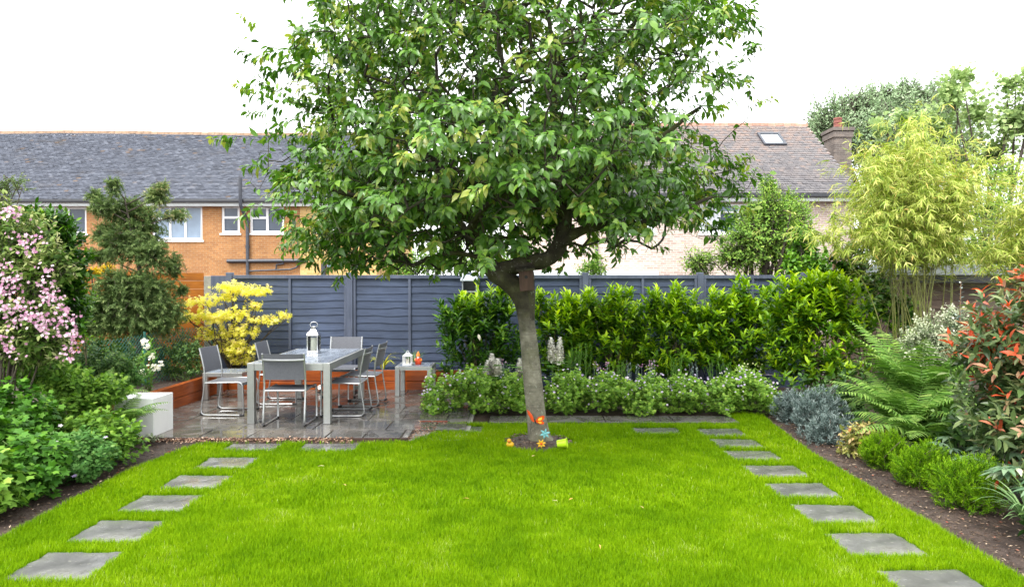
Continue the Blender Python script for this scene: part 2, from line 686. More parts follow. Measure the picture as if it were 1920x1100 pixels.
M['euonymus'] = leafmat('variegated leaf', [(0, (.10, .17, .08)), (.4, (.32, .38, .22)), (1, (.80, .80, .62))], .45, .25)
M['bamboo'] = leafmat('bamboo leaf', [(0, (.13, .24, .025)), (.35, (.33, .44, .06)), (.7, (.60, .64, .16)), (.9, (.84, .76, .30)), (1, (.82, .56, .16))], .45, .42, .3)
M['spring'] = leafmat('light green leaf', [(0, (.09, .21, .03)), (.5, (.23, .40, .06)), (1, (.48, .58, .12))], .45, .38, .2)
M['ivy'] = leafmat('ivy leaf', [(0, (.03, .10, .012)), (.5, (.11, .28, .02)), (1, (.30, .50, .05))], .35, .3)
M['far'] = leafmat('far tree leaf', [(0, (.21, .32, .16)), (.5, (.34, .46, .26)), (1, (.48, .57, .38))], .5, .4, .15)  # distance haze painted in: leaf colours paled to look faded
M['apple'] = leafmat('apple leaf', [(0, (.20, .31, .11)), (.5, (.38, .51, .20)), (1, (.58, .66, .32))], .45, .5, .25)
M['under'] = leafmat('woodland plant leaf', [(0, (.03, .08, .02)), (.5, (.09, .18, .04)), (1, (.24, .34, .09))], .45, .3)
M['strap_green'] = leafmat('strap leaf', [(0, (.07, .16, .05)), (1, (.24, .36, .15))], .45, .3)
M['strap_lime'] = leafmat('yellow strap leaf', [(0, (.28, .36, .02)), (1, (.72, .66, .08))], .45, .3)
M['hellebore'] = leafmat('hellebore leaf', [(0, (.06, .13, .06)), (.6, (.17, .27, .15)), (1, (.62, .64, .45))], .35, .25)
M['barren'] = leafmat('epimedium leaf', [(0, (.12, .15, .03)), (.5, (.36, .34, .08)), (.8, (.55, .46, .22)), (1, (.50, .22, .08))], .45, .3)
M['pink'] = leafmat('pink petal', [(0, (.40, .18, .30)), (.5, (.60, .36, .47)), (1, (.78, .62, .70))], .6, .35, .2)
M['white_petal'] = leafmat('white petal', [(0, (.75, .72, .55)), (1, (.9, .9, .82))], .6, .3, .2)
M['mauve'] = leafmat('mauve petal', [(0, (.45, .35, .62)), (.5, (.70, .60, .78)), (1, (.88, .78, .84))], .6, .3, .2)
M['lupin'] = leafmat('lupin floret', [(0, (.84, .82, .62)), (.4, (.92, .90, .80)), (1, (.95, .94, .92))], .6, .03, .2, 1.0)
M['cream'] = leafmat('cream flower', [(0, (.6, .65, .25)), (1, (.82, .82, .5))], .6, .25, .2)
M['grass'] = leafmat('grass blade', [(0, (.055, .135, .001)), (.35, (.14, .285, .001)), (.68, (.235, .39, .002)), (.88, (.33, .46, .015)), (1, (.50, .55, .20))], .6, .42, .08)
M['litter'] = leafmat('dead leaf', [(0, (.05, .03, .02)), (.45, (.12, .075, .05)), (.8, (.26, .19, .13)), (.95, (.48, .38, .27)), (1, (.45, .07, .03))], .6, .1)
M['chip'] = leafmat('bark chip', [(0, (.14, .07, .045)), (.5, (.36, .20, .13)), (1, (.62, .46, .34))], .6, .05)
M['petal_fall'] = leafmat('fallen leaf', [(0, (.55, .30, .06)), (.5, (.75, .62, .30)), (1, (.85, .8, .68))], .5, .2)

M['cherry_bark'] = bark_mat('cherry bark', (.10, .092, .068), (.20, .185, .14), (.33, .31, .25), True, 1.30)
M['limb_bark'] = bark_mat('dark limb bark', (.022, .018, .013), (.055, .047, .033), (.11, .10, .075), False)
M['stem'] = plain('green brown stem', (.10, .09, .04), .7, var=.4)
M['twig'] = plain('dark twig', (.07, .055, .04), .75, var=.4)
M['cane'] = plain('bamboo cane', (.17, .185, .04), .4, var=.35)
M['green_stem'] = plain('green stem', (.14, .24, .05), .5, var=.3)
M['stem_red'] = plain('reddish stem', (.20, .11, .06), .6, var=.3)

M['brick_orange'] = brick_mat('orange brick', (.36, .162, .066), (.47, .225, .085), (.43, .30, .18))
M['brick_yellow'] = brick_mat('yellow brick', (.58, .36, .12), (.70, .47, .19), (.64, .48, .27), .2)
M['brick_pink'] = brick_mat('pale pink brick', (.43, .315, .265), (.60, .48, .415), (.70, .66, .61), .3)
M['brick_dark'] = brick_mat('weathered chimney brick', (.13, .11, .10), (.22, .18, .155), (.24, .22, .20))
M['roof_slate'] = tile_mat('blue grey tile', [(0, (.05, .056, .074)), (.5, (.10, .112, .145)), (.85, (.165, .18, .22)), (1, (.17, .125, .10))], .55, .56, .76, (.10, .075, .045))
M['roof_red'] = tile_mat('russet grey tile', [(0, (.13, .125, .135)), (.5, (.20, .187, .19)), (1, (.30, .225, .195))], .3, .54, .74, (.25, .17, .135))
M['ridge'] = plain('ridge tile', (.30, .20, .13), .8, var=.35, scale=5)
M['ridge_red'] = plain('red ridge tile', (.42, .22, .16), .8, var=.3, scale=5)
M['upvc'] = plain('white frame', (.80, .81, .82), .3, var=.03)
M['glass_dark'] = plain('window glass', (.055, .075, .11), .06, var=.3, scale=1.2)
M['glass_net'] = plain('netted window glass', (.22, .29, .38), .12, var=.15, scale=2)
M['curtain'] = plain('curtain', (.62, .66, .70), .7, var=.1)
M['gutter'] = plain('black gutter', (.028, .03, .036), .35, var=.3)
M['soffit'] = plain('white painted fascia', (.66, .70, .70), .5, var=.06)
M['pipe'] = plain('dark pipe', (.05, .055, .07), .35, var=.3)
M['lead'] = plain('lead flashing', (.22, .23, .25), .5)
M['terracotta'] = plain('terracotta pot', (.24, .08, .06), .7, var=.2)
M['skyglass'] = plain('roof window glass', (.45, .50, .54), .08, var=.1)

M['fence'] = wood_mat('blue grey painted timber', (.036, .053, .098), (.064, .088, .152), .55, 'x')
M['fence_post'] = wood_mat('blue grey painted post', (.075, .092, .14), (.115, .135, .195), .5, 'z')
M['fence_orange'] = wood_mat('orange stained timber', (.26, .075, .006), (.46, .155, .012), .45, 'x')
M['concrete'] = plain('concrete', (.30, .29, .26), .85, var=.2, bump=.3)
M['sleeper'] = wood_mat('red stained timber', (.20, .035, .008), (.46, .11, .02), .3, 'x')
M['sleeper_y'] = wood_mat('red stained timber side', (.20, .035, .008), (.46, .11, .02), .3, 'y')
M['shed'] = wood_mat('brown shed boards', (.11, .075, .06), (.20, .14, .105), .6, 'x')
M['shed_roof'] = plain('grey felt roof', (.36, .40, .44), .45, var=.18, scale=6, rvar=.2)
M['wire'] = plain('green coated wire', (.05, .20, .16), .45, var=.2)
M['alu'] = plain('brushed aluminium', (.42, .43, .42), .4, .8, var=.06, scale=30)
M['tube'] = plain('silver painted tube', (.44, .45, .46), .33, .75, var=.06)
M['sling'] = plain('grey sling fabric', (.115, .12, .14), .55, var=.15, scale=60)
M['tabletop'] = plain('blue grey table slats', (.20, .23, .28), .22, var=.2, scale=9, rvar=.1, stretch=(1, .4, 1))
M['rubber'] = plain('black rubber', (.015, .015, .017), .6)
M['steel'] = plain('polished steel', (.75, .75, .76), .16, 1.0, var=.05)
M['candle'] = plain('ivory candle', (.85, .80, .66), .5, var=.05)
M['white_paint'] = plain('white painted metal', (.80, .80, .79), .35, var=.04)
M['planter'] = plain('white planter', (.88, .88, .88), .4, var=.05, scale=5, bump=.05, stretch=(1, 1, .5))
M['gnome_red'] = plain('red glazed clay', (.65, .06, .015), .3, var=.2)
M['gnome_orange'] = plain('orange glazed clay', (.80, .24, .03), .3, var=.2)
M['skin'] = plain('painted skin', (.70, .42, .28), .5)
M['black_pot'] = plain('dark pot', (.03, .03, .035), .4)
M['butter_orange'] = plain('orange wing', (.68, .075, .008), .35, var=.15, scale=40)
M['butter_yellow'] = plain('yellow wing patch', (.9, .55, .05), .35)
M['aqua'] = plain('aqua enamel', (.16, .44, .46), .4, var=.2)
M['yellow_enamel'] = plain('yellow enamel', (.66, .38, .01), .4, var=.2)
M['lime'] = plain('lime plastic', (.48, .72, .02), .35, var=.08)
M['nestbox'] = wood_mat('brown nest box wood', (.055, .03, .022), (.11, .06, .042), .7, 'z')
M['feeder'] = plain('grey plastic', (.26, .28, .31), .4)
M['edging'] = plain('dark edging', (.06, .03, .022), .7, var=.4, scale=30)
M['rust'] = plain('rusty steel edging', (.28, .055, .02), .7, var=.4, scale=30)

M['patio'] = slab_mat('wet riven stone', (.075, .072, .068), (.125, .117, .108), (.18, .16, .14))
M['step'] = slab_mat('wet stepping stone', (.075, .076, .076), (.15, .15, .147), (.27, .265, .25), .35)


def ground_mat():
    t = NT('garden soil')
    vec = t.coords()
    a = t.noise(vec, 3, 6, .65)
    b2 = t.noise(vec, 40, 4, .7)
    col = t.ramp(a, [(.3, (.035, .022, .018)), (.5, (.068, .045, .036)), (.7, (.12, .085, .068))])
    col = t.mix(.6, col, t.ramp(b2, [(.3, .45), (.7, 1.4)]), 'MULTIPLY')
    b = t.bsdf(col, .6, 0, .4)
    t.l(t.bump(b2, .9, .03), b.inputs['Normal'])
    return t.done(b.outputs[0])


def turf_mat():
    t = NT('turf base')
    vec = t.coords()
    a = t.noise(vec, 30, 5, .7)
    col = t.ramp(a, [(.3, (.035, .075, .004)), (.7, (.10, .20, .006))])
    b = t.bsdf(col, .8, 0, .2)
    t.l(t.bump(a, .8, .02), b.inputs['Normal'])
    return t.done(b.outputs[0])


M['soil'] = ground_mat()
M['turf'] = turf_mat()
# ------------------------------------------------------------------ camera, light, sky
cam = bpy.data.objects.new('camera', bpy.data.cameras.new('camera'))
COL.objects.link(cam)
cam.location = (0, 0, H)
cam.rotation_euler = (math.radians(90) - math.atan2(550 - HY, F), 0, 0)
cam.data.sensor_width = 36
cam.data.lens = 36 * F / 1920
cam.data.clip_start = .05
cam.data.clip_end = 2000
SC.camera = cam

SUN_EL, SUN_AZ = math.radians(58), math.radians(-150)       # azimuth from +Y towards +X
world = bpy.data.worlds.new('World')
SC.world = world
world.use_nodes = True
wt = world.node_tree
bg = wt.nodes['Background']
sky = wt.nodes.new('ShaderNodeTexSky')
sky.sky_type = 'NISHITA'
sky.sun_disc = False
sky.sun_elevation = SUN_EL
sky.sun_rotation = SUN_AZ
sky.air_density = 1.0
sky.dust_density = 4.0
sky.ozone_density = 1.0
hs = wt.nodes.new('ShaderNodeHueSaturation')
hs.inputs['Saturation'].default_value = .10
wt.links.new(sky.outputs[0], hs.inputs['Color'])
cl = wt.nodes.new('ShaderNodeMixRGB')                        # a closed, even cloud deck over the clear sky
cl.inputs[0].default_value = .72
cl.inputs[2].default_value = (9.6, 9.8, 10.0, 1)
wt.links.new(hs.outputs[0], cl.inputs[1])
wt.links.new(cl.outputs[0], bg.inputs['Color'])
bg.inputs['Strength'].default_value = .15

sun = bpy.data.objects.new('sun', bpy.data.lights.new('sun', 'SUN'))
COL.objects.link(sun)
sun.data.energy = 1.6
sun.data.angle = math.radians(25)
sun.data.color = (1, .96, .9)
sd = Vector((math.sin(SUN_AZ) * math.cos(SUN_EL), math.cos(SUN_AZ) * math.cos(SUN_EL), math.sin(SUN_EL)))
sun.rotation_euler = sd.to_track_quat('Z', 'Y').to_euler()
sun.location = (-6, -10, 20)

SC.view_settings.view_transform = 'Standard'
SC.view_settings.look = 'None'
SC.view_settings.gamma = 1
SC.view_settings.exposure = EXPOSURE
SC.render.engine = 'CYCLES'
cy = SC.cycles
cy.max_bounces = 7
cy.diffuse_bounces = 3
cy.glossy_bounces = 3
cy.transmission_bounces = 4
cy.transparent_max_bounces = 12
cy.sample_clamp_indirect = 6
cy.use_denoising = True
cy.caustics_reflective = False
cy.caustics_refractive = False


def structure(o):
    o['kind'] = 'structure'
    return o


# ------------------------------------------------------------------ ground, lawn, patio
g = MB()
g.quad((-400, -60, -.03), (400, -60, -.03), (400, 900, -.03), (-400, 900, -.03))
structure(g.build('ground', M['soil']))

LX0, LX1 = -3.47, 3.07
lawn_poly = [(-3.3, -2), (3.0, -2), (3.0, 4.03), (3.02, 5.2), (3.07, 7.0), (3.2, 8.3), (3.32, 9.02), (3.05, 9.1), (2.86, 9.06), (2.82, 8.42), (-.78, 8.42), (-.80, 8.30), (-.88, 7.95), (-1.12, 7.46), (-1.9, 7.39), (-3.36, 7.39),
             (-3.48, 7.0), (-3.55, 6.2), (-3.52, 5.4), (-3.47, 4.6), (-3.4, 3.6)]
STONES = []           # x0, x1, y0, y1


def stone_px(cx, y_back, y_front, w=.49):
    STONES.append((cx - w / 2, cx + w / 2, y_front, y_back))


for k, (cx, yb) in enumerate([(-2.73, 4.36), (-2.75, 4.96), (-2.76, 5.57), (-2.75, 6.15), (-2.75, 6.78)]):
    stone_px(cx, yb, yb - .41)
stone_px(-2.75, 7.39, 7.06, .56)
stone_px(-1.93, 7.39, 7.06, .60)
for cx, yb in [(2.44, 4.10), (2.41, 4.72), (2.42, 5.31), (2.43, 5.90), (2.43, 6.49), (2.43, 7.08), (2.44, 7.60), (2.44, 8.14)]:
    stone_px(cx, yb, yb - .40, .50)
stone_px(1.70, 8.20, 7.86, .54)
stone_px(-.62, 8.30, 7.95, .54)
PIT = (.285, 7.42, .36)


def inside_poly(x, y, poly):
    r = np.zeros(len(x), bool)
    n = len(poly)
    for i in range(n):
        (xa, ya), (xb, yb) = poly[i], poly[(i + 1) % n]
        c = ((ya > y) != (yb > y)) & (x < (xb - xa) * (y - ya) / (yb - ya + 1e-12) + xa)
        r ^= c
    return r


def on_lawn(x, y, pad=-.002):
    ok = inside_poly(x, y, lawn_poly)
    for (a, b, c, d) in STONES:
        ok &= ~((x > a - pad + .012 * np.sin(y * 60 + a * 9)) & (x < b + pad + .012 * np.sin(y * 47 + c * 7)) & (y > c + .008 * np.sin(x * 70)) & (y < d + pad + .012 * np.sin(x * 55 + d * 5)))
    ang = np.arctan2(y - PIT[1], x - PIT[0])
    ok &= np.hypot((x - PIT[0]), (y - PIT[1])) > PIT[2] * (1 + .07 * np.sin(3 * ang + 1) + .05 * np.sin(7 * ang))
    return ok


# turf sheet: a fine grid with the holes of the stones and the tree pit left open
st = .03
gx = np.arange(LX0 - .15, 3.4, st)
gy = np.arange(-2, 9.2, st)
cx, cyy = np.meshgrid(gx + st / 2, gy + st / 2, indexing='ij')
keep = (inside_poly(cx.ravel(), cyy.ravel(), lawn_poly) & (np.hypot(cx.ravel() - PIT[0], cyy.ravel() - PIT[1]) > PIT[2] * .97)).reshape(cx.shape)
ii, jj = np.nonzero(keep)
nx, ny = len(gx), len(gy)
vid = -np.ones((nx + 1, ny + 1), int)
quads = np.stack([ii * (ny + 1) + jj, (ii + 1) * (ny + 1) + jj, (ii + 1) * (ny + 1) + jj + 1, ii * (ny + 1) + jj + 1], 1)
used, inv = np.unique(quads, return_inverse=True)
vx, vy = used // (ny + 1), used % (ny + 1)
X, Y = LX0 - .15 + vx * st, -2 + vy * st
Zv = -.024 + .003 * np.sin(X * 3.1) * np.cos(Y * 2.7)
tf = FB()
tf.raw(np.stack([X, Y, Zv], 1), inv.reshape(-1, 4), .5)
structure(tf.build('lawn', M['turf']))

rng = np.random.default_rng(11)


def vnoise(x, y, s, seed):
    rg = np.random.default_rng(seed)
    tbl = rg.random((64, 64))
    xx, yy = x / s + 20, y / s + 20
    xi, yi = np.floor(xx).astype(int), np.floor(yy).astype(int)
    fx, fy = xx - xi, yy - yi
    fx, fy = fx * fx * (3 - 2 * fx), fy * fy * (3 - 2 * fy)
    q = lambda a, b: tbl[a % 64, b % 64]
    return (q(xi, yi) * (1 - fx) + q(xi + 1, yi) * fx) * (1 - fy) + (q(xi, yi + 1) * (1 - fx) + q(xi + 1, yi + 1) * fx) * fy


gf = FB()
for (ya, yb, dens, wd, hh) in [(-1.5, 3.0, 1500, .007, .036), (3.0, 3.7, 9000, .004, .034), (3.7, 5.2, 38000, .0022, .030), (5.2, 7.0, 20000, .0034, .032), (7.0, 9.2, 11000, .005, .038)]:
    area = 7.0 * (yb - ya)
    n = int(area * dens)
    x = rng.uniform(-3.6, 3.4, n)
    y = rng.uniform(ya, yb, n)
    k = on_lawn(x, y)
    x, y = x[k], y[k]
    n = len(x)
    pt = vnoise(x, y, .55, 1) * .45 + vnoise(x, y, .17, 2) * .35 + vnoise(x, y, .07, 3) * .2
    h = hh * (.55 + .75 * rng.random(n)) * (.75 + .5 * vnoise(x, y, .12, 5))
    az = rng.random(n) * TAU
    lean = h * rng.normal(.55, .3, n)
    tip = np.stack([x + np.cos(az) * lean, y + np.sin(az) * lean, -.014 + h], 1)
    w = wd * (.7 + .6 * rng.random(n))
    b = np.stack([np.cos(az + 1.57) * w / 2, np.sin(az + 1.57) * w / 2, np.zeros(n)], 1)
    root = np.stack([x, y, np.full(n, -.022)], 1)
    mid = root * .5 + tip * .5 + np.array([0, 0, .15])[None] * h[:, None]
    v = np.stack([root - b, root + b, mid + b * .8, tip, mid - b * .8], 1).reshape(-1, 3)
    base = np.arange(n) * 5
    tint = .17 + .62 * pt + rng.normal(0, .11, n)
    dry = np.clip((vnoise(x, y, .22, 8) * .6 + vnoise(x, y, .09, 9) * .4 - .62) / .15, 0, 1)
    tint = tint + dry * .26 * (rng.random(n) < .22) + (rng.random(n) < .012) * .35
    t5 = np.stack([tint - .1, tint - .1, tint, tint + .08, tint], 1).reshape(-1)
    if ya >= 3:
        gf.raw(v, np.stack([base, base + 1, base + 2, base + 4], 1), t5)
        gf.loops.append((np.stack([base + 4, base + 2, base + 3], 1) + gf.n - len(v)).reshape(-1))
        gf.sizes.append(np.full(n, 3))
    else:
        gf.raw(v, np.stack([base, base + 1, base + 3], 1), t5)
gf.build('grass', M['grass'], None, kind='stuff')

# stepping stones
desc = ['large wet grey stone lowest of the flight beside the geranium bed', 'wet grey stepping stone second up beside the geranium bed', 'veined wet stepping stone third up beside the geranium bed',
        'pale wet stepping stone fourth up beside the geranium bed', 'dull grey stepping stone fifth up, before the patio corner', 'grey stepping stone by the patio edge, under the corner chips', 'grey stepping stone by the patio edge, below the near chair',
        'grey stepping stone lowest of the flight beside the lavender border', 'smooth pale stepping stone with a red leaf at its corner', 'dark grey stepping stone sprinkled with leaf flecks beside the border', 'grey veined stepping stone midway along the shrub border',
        'pale grey stepping stone level with the bright lavender', 'narrow grey stepping stone level with the silver bush', 'thin grey stepping stone second from the paved strip', 'grey stepping stone at the turn of the path before the paved strip',
        'lone grey stone between the path turn and the cherry tree', 'lone grey stone between the patio chips and the cherry tree']
rs = random.Random(5)
for (a, b, c, d), ds in zip(STONES, desc):
    n = 9
    fb = FB()
    jx = lambda: rs.uniform(-.012, .012)
    edge = []
    for i in range(n): edge.append((a + (b - a) * i / n + jx(), c + jx()))
    for i in range(n): edge.append((b + jx(), c + (d - c) * i / n + jx()))
    for i in range(n): edge.append((b - (b - a) * i / n + jx(), d + jx()))
    for i in range(n): edge.append((a + jx(), d - (d - c) * i / n + jx()))
    mb = MB().prism(edge, -.05, -.012 + rs.uniform(-.003, .003))
    o = mb.build('stepping_stone', M['step'], bevel=.006, org=((a + b) / 2, (c + d) / 2, -.05))
    o.rotation_euler = (rs.uniform(-.014, .014), rs.uniform(-.014, .014), rs.uniform(-.03, .03))
    at = o.data.attributes.new('tint', 'FLOAT', 'POINT')
    at.data.foreach_set('value', [rs.uniform(.2, .75)] * len(o.data.vertices))
    tag(o, ds, 'stepping stone', 'stepping stones in the lawn')

# patio of riven slabs, and the strip in front of the flower bank
def slabs(name, rects, z0, z1, gap, seed):
    rg = random.Random(seed)
    mb = MB()
    tint = []
    for (a, b, c, d) in rects:
        q = gap / 2
        z = z1 + rg.uniform(-.0025, .0025)
        n0 = len(mb.v)
        j = lambda: rg.uniform(-.005, .005)
        mb.prism([(a + q + j(), c + q + j()), ((a + b) / 2, c + q + j()), (b - q + j(), c + q + j()), (b - q + j(), d - q + j()), ((a + b) / 2, d - q + j()), (a + q + j(), d - q + j())], z0, z)
        tint += [rg.choice([.2, .35, .45, .5, .55, .75, .95]) + rg.uniform(-.1, .1)] * (len(mb.v) - n0)
    o = mb.build(name, M['patio'], bevel=.004)
    at = o.data.attributes.new('tint', 'FLOAT', 'POINT')
    at.data.foreach_set('value', tint)
    return structure(o)


rects = []
rg = random.Random(3)
y = 7.56
rows = [.42, .56, .44, .58, .42, .56, .53]
for r, dy in enumerate(rows):
    x = -4.62 + (r % 2) * .0
    while x < -.56:
        w = rg.choice([.42, .56, .56, .86])
        xe = min(x + w, -.55)
        lim = -1.15 if y + dy < 8.45 else -.55
        if y + dy < 8.45 and x < -1.15:
            xe = min(xe, -1.15)
        if -.55 - xe < .15 and lim == -.55:
            xe = -.55
        if x < lim - .01:
            rects.append((x, xe, y, y + dy))
        x = xe
    y += dy
slabs('patio', rects, -.04, .014, .012, 4)
rects = []
x = -1.15
while x < 2.8:
    xe = min(2.82, x + rg.choice([.56, .6, .86]))
    rects.append((x, xe, 8.45, 8.86))
    x = xe
slabs('paved_path', [r for r in rects if r[0] > -.56] + [], -.04, .008, .012, 9)
mb = MB().box(-4.7, -.5, 7.55, 11.1, -.06, -.012)
structure(mb.build('patio_bed', M['concrete']))

# bark chips along the patio
fb = FB()
n = 9000
x = rng.uniform(-4.6, -.8, n); y = rng.uniform(7.36, 8.50, n)
k = ((y < 7.555) & (y > 7.36) & (x > -4.2) & (x < -1.75)) | ((x > -1.14) & (x < -.76) & (y > 7.44) & (y < 8.44)) | ((x < -3.45) & (y < 7.55))
k &= ~on_lawn(x, y, 0)
for (a, b, c, d) in STONES:
    k &= ~((x > a) & (x < b) & (y > c) & (y < d))
x, y = x[k], y[k]
n = len(x)
a = rng.random(n) * TAU
fb.leaves(np.stack([x, y, rng.uniform(-.004, .022, n)], 1), np.stack([np.cos(a), np.sin(a), rng.normal(0, .3, n)], 1), np.tile([0, 0, 1.], (n, 1)) + rng.normal(0, .4, (n, 3)), rng.uniform(.015, .045, n), rng.uniform(.01, .02, n), rng.random(n))
fb.build('bark_chips', M['chip'], None, smooth=False, kind='stuff')
# leaf litter on the border soil
fb = FB()
n = 6500
x = np.concatenate([rng.uniform(-4.4, -3.4, n // 3), rng.uniform(3.0, 4.2, n - n // 3)]); y = rng.uniform(3.6, 9.2, n)
k = ~on_lawn(x, y, 0)
x, y = x[k], y[k]; n = len(x)
a = rng.random(n) * TAU
fb.leaves(np.stack([x, y, rng.uniform(-.026, -.008, n)], 1), np.stack([np.cos(a), np.sin(a), rng.normal(0, .2, n)], 1), np.tile([0, 0, 1.], (n, 1)) + rng.normal(0, .3, (n, 3)), rng.uniform(.008, .05, n) * np.where(rng.random(n) < .04, 1.8, 1), rng.uniform(.005, .014, n), rng.random(n))
a = rng.random(260) * TAU
rr = .1 + .27 * np.sqrt(rng.random(260))
fb.leaves(np.stack([PIT[0] + rr * np.cos(a), PIT[1] + rr * np.sin(a), .042 - .08 * rr + rng.uniform(-.004, .012, 260)], 1), rng.normal(0, 1, (260, 3)) * [1, 1, .3], np.tile([0, 0, 1.], (260, 1)) + rng.normal(0, .3, (260, 3)), rng.uniform(.02, .05, 260), .02, rng.random(260) * .8)
fb.build('leaf_litter', M['litter'], None, smooth=False, kind='stuff')

# metal edging round the patio and its chips
e = MB().box(-4.05, -1.15, 7.548, 7.556, -.05, .012).box(-1.148, -1.14, 7.55, 8.42, -.05, .012)
e.mi = 1
e.box(-1.14, -.80, 8.428, 8.444, -.05, .025)
tag(e.build('edging_strip', [M['edging'], M['rust']]), 'thin rusty metal edging along the patio slabs and chips', 'edging')

# soil ring under the tree
m = MB()
vs = [(PIT[0], PIT[1], .035)]
for r_, z_ in ((.18, .03), (.30, .012), (.40, -.03)):
    vs += [(PIT[0] + r_ * math.cos(TAU * i / 28), PIT[1] + r_ * math.sin(TAU * i / 28), z_ + rs.uniform(-.006, .006)) for i in range(28)]
fs = [(0, 1 + i, 1 + (i + 1) % 28) for i in range(28)]
for k in range(2):
    fs += [(1 + k * 28 + i, 29 + k * 28 + i, 29 + k * 28 + (i + 1) % 28, 1 + k * 28 + (i + 1) % 28) for i in range(28)]
m.add(vs, fs)
structure(m.build('soil_ground', M['soil'], smooth=True))

# fallen leaves on the lawn
for (px, py) in [(997, 856), (648, 911), (880, 936), (1124, 1022), (1075, 935), (1046, 940), (608, 874), (1200, 950)]:
    p = G(px, py, .04)
    fb = FB()
    a = rs.random() * TAU
    fb.leaves([(0, 0, 0)], [(math.cos(a), math.sin(a), .1)], [(.2, .1, 1)], rs.uniform(.04, .07), rs.uniform(.012, .02), rs.random() * .8, 'leaf')
    o = fb.build('fallen_leaf', M['petal_fall'])
    o.location = p
    tag(o, 'small pale fallen leaf lying on the lawn', 'leaf', 'fallen leaves scattered on the lawn')
# ------------------------------------------------------------------ houses beyond the fence
def wall_face(mb, x0, x1, z0, z1, y, holes, depth=.11):
    xs = sorted({x0, x1, *[h[0] for h in holes], *[h[1] for h in holes]})
    zs = sorted({z0, z1, *[h[2] for h in holes], *[h[3] for h in holes]})
    for a, b in zip(xs, xs[1:]):
        for c, d in zip(zs, zs[1:]):
            mx, mz = (a + b) / 2, (c + d) / 2
            if any(h[0] < mx < h[1] and h[2] < mz < h[3] for h in holes):
                continue
            mb.quad((a, y, c), (b, y, c), (b, y, d), (a, y, d))
    for (a, b, c, d) in holes:
        q = y + depth
        mb.quad((a, y, c), (a, q, c), (a, q, d), (a, y, d))
        mb.quad((b, q, c), (b, y, c), (b, y, d), (b, q, d))
        mb.quad((a, y, d), (a, q, d), (b, q, d), (b, y, d))
        mb.quad((a, q, c), (a, y, c), (b, y, c), (b, q, c))


def window(parent, hole, y, cols, fr=.075, glass=None, sill=True):
    """cols: list of (width share, [heights of panes from the bottom up as shares])"""
    a, b, c, d = hole
    m = MB()
    y0, y1 = y - .012, y + .07
    m.box(a, a + fr, y0, y1, c, d).box(b - fr, b, y0, y1, c, d).box(a + fr, b - fr, y0, y1, c, c + fr).box(a + fr, b - fr, y0, y1, d - fr, d)
    panes = []
    tot = sum(q[0] for q in cols)
    x = a + fr
    W = b - a - 2 * fr
    for i, (ws, hs_) in enumerate(cols):
        xe = x + W * ws / tot
        xa, xb = x, xe
        if i < len(cols) - 1:
            m.box(xe - fr * .5, xe + fr * .5, y0 + .004, y1, c + fr, d - fr)
        xa = x + (fr * .5 if i else 0)
        xb = xe - (fr * .5 if i < len(cols) - 1 else 0)
        z = c + fr
        Hh = d - c - 2 * fr
        for j, s_ in enumerate(hs_):
            ze = z + Hh * s_ / sum(hs_)
            if j < len(hs_) - 1:
                m.box(xa, xb, y0 + .008, y1, ze - fr * .5, ze + fr * .5)
            panes.append((xa, xb, z + (fr * .5 if j else 0), ze - (fr * .5 if j < len(hs_) - 1 else 0)))
            z = ze
        x = xe
    w = m.build('window', M['upvc'], parent)
    for k, (p, q, r, s_) in enumerate(panes):
        gm = M[glass[k % len(glass)]] if glass else M['glass_dark']
        MB().box(p, q, y + .03, y + .045, r, s_).build('pane', gm, w)
    if sill:
        MB().box(a - .06, b + .06, y - .09, y - .014, c - .07, c - .005).build('sill', M['upvc'], w)
    return w


def tiled_roof(parent, x0, x1, ye, ze, yr, zr, mat, tw=.17, gauge=.115, seed=1, th=.05):
    rg = np.random.default_rng(seed)
    ln = math.hypot(yr - ye, zr - ze)
    nrow, ncol = int(ln / gauge), int((x1 - x0) / tw)
    uy, uz = (yr - ye) / ln, (zr - ze) / ln
    i, j = np.meshgrid(np.arange(nrow), np.arange(ncol), indexing='ij')
    i, j = i.ravel(), j.ravel()
    n = len(i)
    s0 = i * gauge + rg.normal(0, .004, n)
    s1 = s0 + gauge * 1.5
    xa = x0 + (j + .5 * (i % 2)) * tw - tw * .25 + .003
    xb = xa + tw - .006
    sag = .05 * np.sin(xa * .35 + seed) * (i / nrow)
    lift = th + rg.normal(0, .004, n)
    tl = rg.normal(0, .003, n)

    def pt(x, s, h):
        return np.stack([x, ye + uy * s - uz * h, ze + uz * s + uy * h + sag], 1)
    A, B, Cc, D = pt(xa, s0, lift + tl), pt(xb, s0, lift - tl), pt(xb, s1, np.full(n, .004)), pt(xa, s1, np.full(n, .004))
    E, Fv = pt(xa, s0, lift + tl - th * .6), pt(xb, s0, lift - tl - th * .6)
    v = np.stack([A, B, Cc, D, E, Fv], 1).reshape(-1, 3)
    b = np.arange(n) * 6
    fb = FB()
    tint = np.clip(.45 + rg.normal(0, .15, n) + (rg.random(n) < .04) * .4, 0, 1)
    if mat is M['roof_red']:
        tint = np.clip(.2 + .6 * (i / nrow) + rg.normal(0, .16, n), 0, 1)
    fb.raw(v, np.concatenate([np.stack([b, b + 1, b + 2, b + 3], 1), np.stack([b + 4, b + 5, b + 1, b], 1)]), np.repeat(tint, 6))
    r = fb.build('roof', mat, parent, smooth=False)
    MB().add([(x0, ye, ze - .02), (x1, ye, ze - .02), (x1, yr, zr - .07), (x0, yr, zr - .07), (x1, 2 * yr - ye, ze - .02), (x0, 2 * yr - ye, ze - .02)], [(0, 1, 2, 3), (3, 2, 4, 5)]).build('roof_deck', M['gutter'], r)
    return r


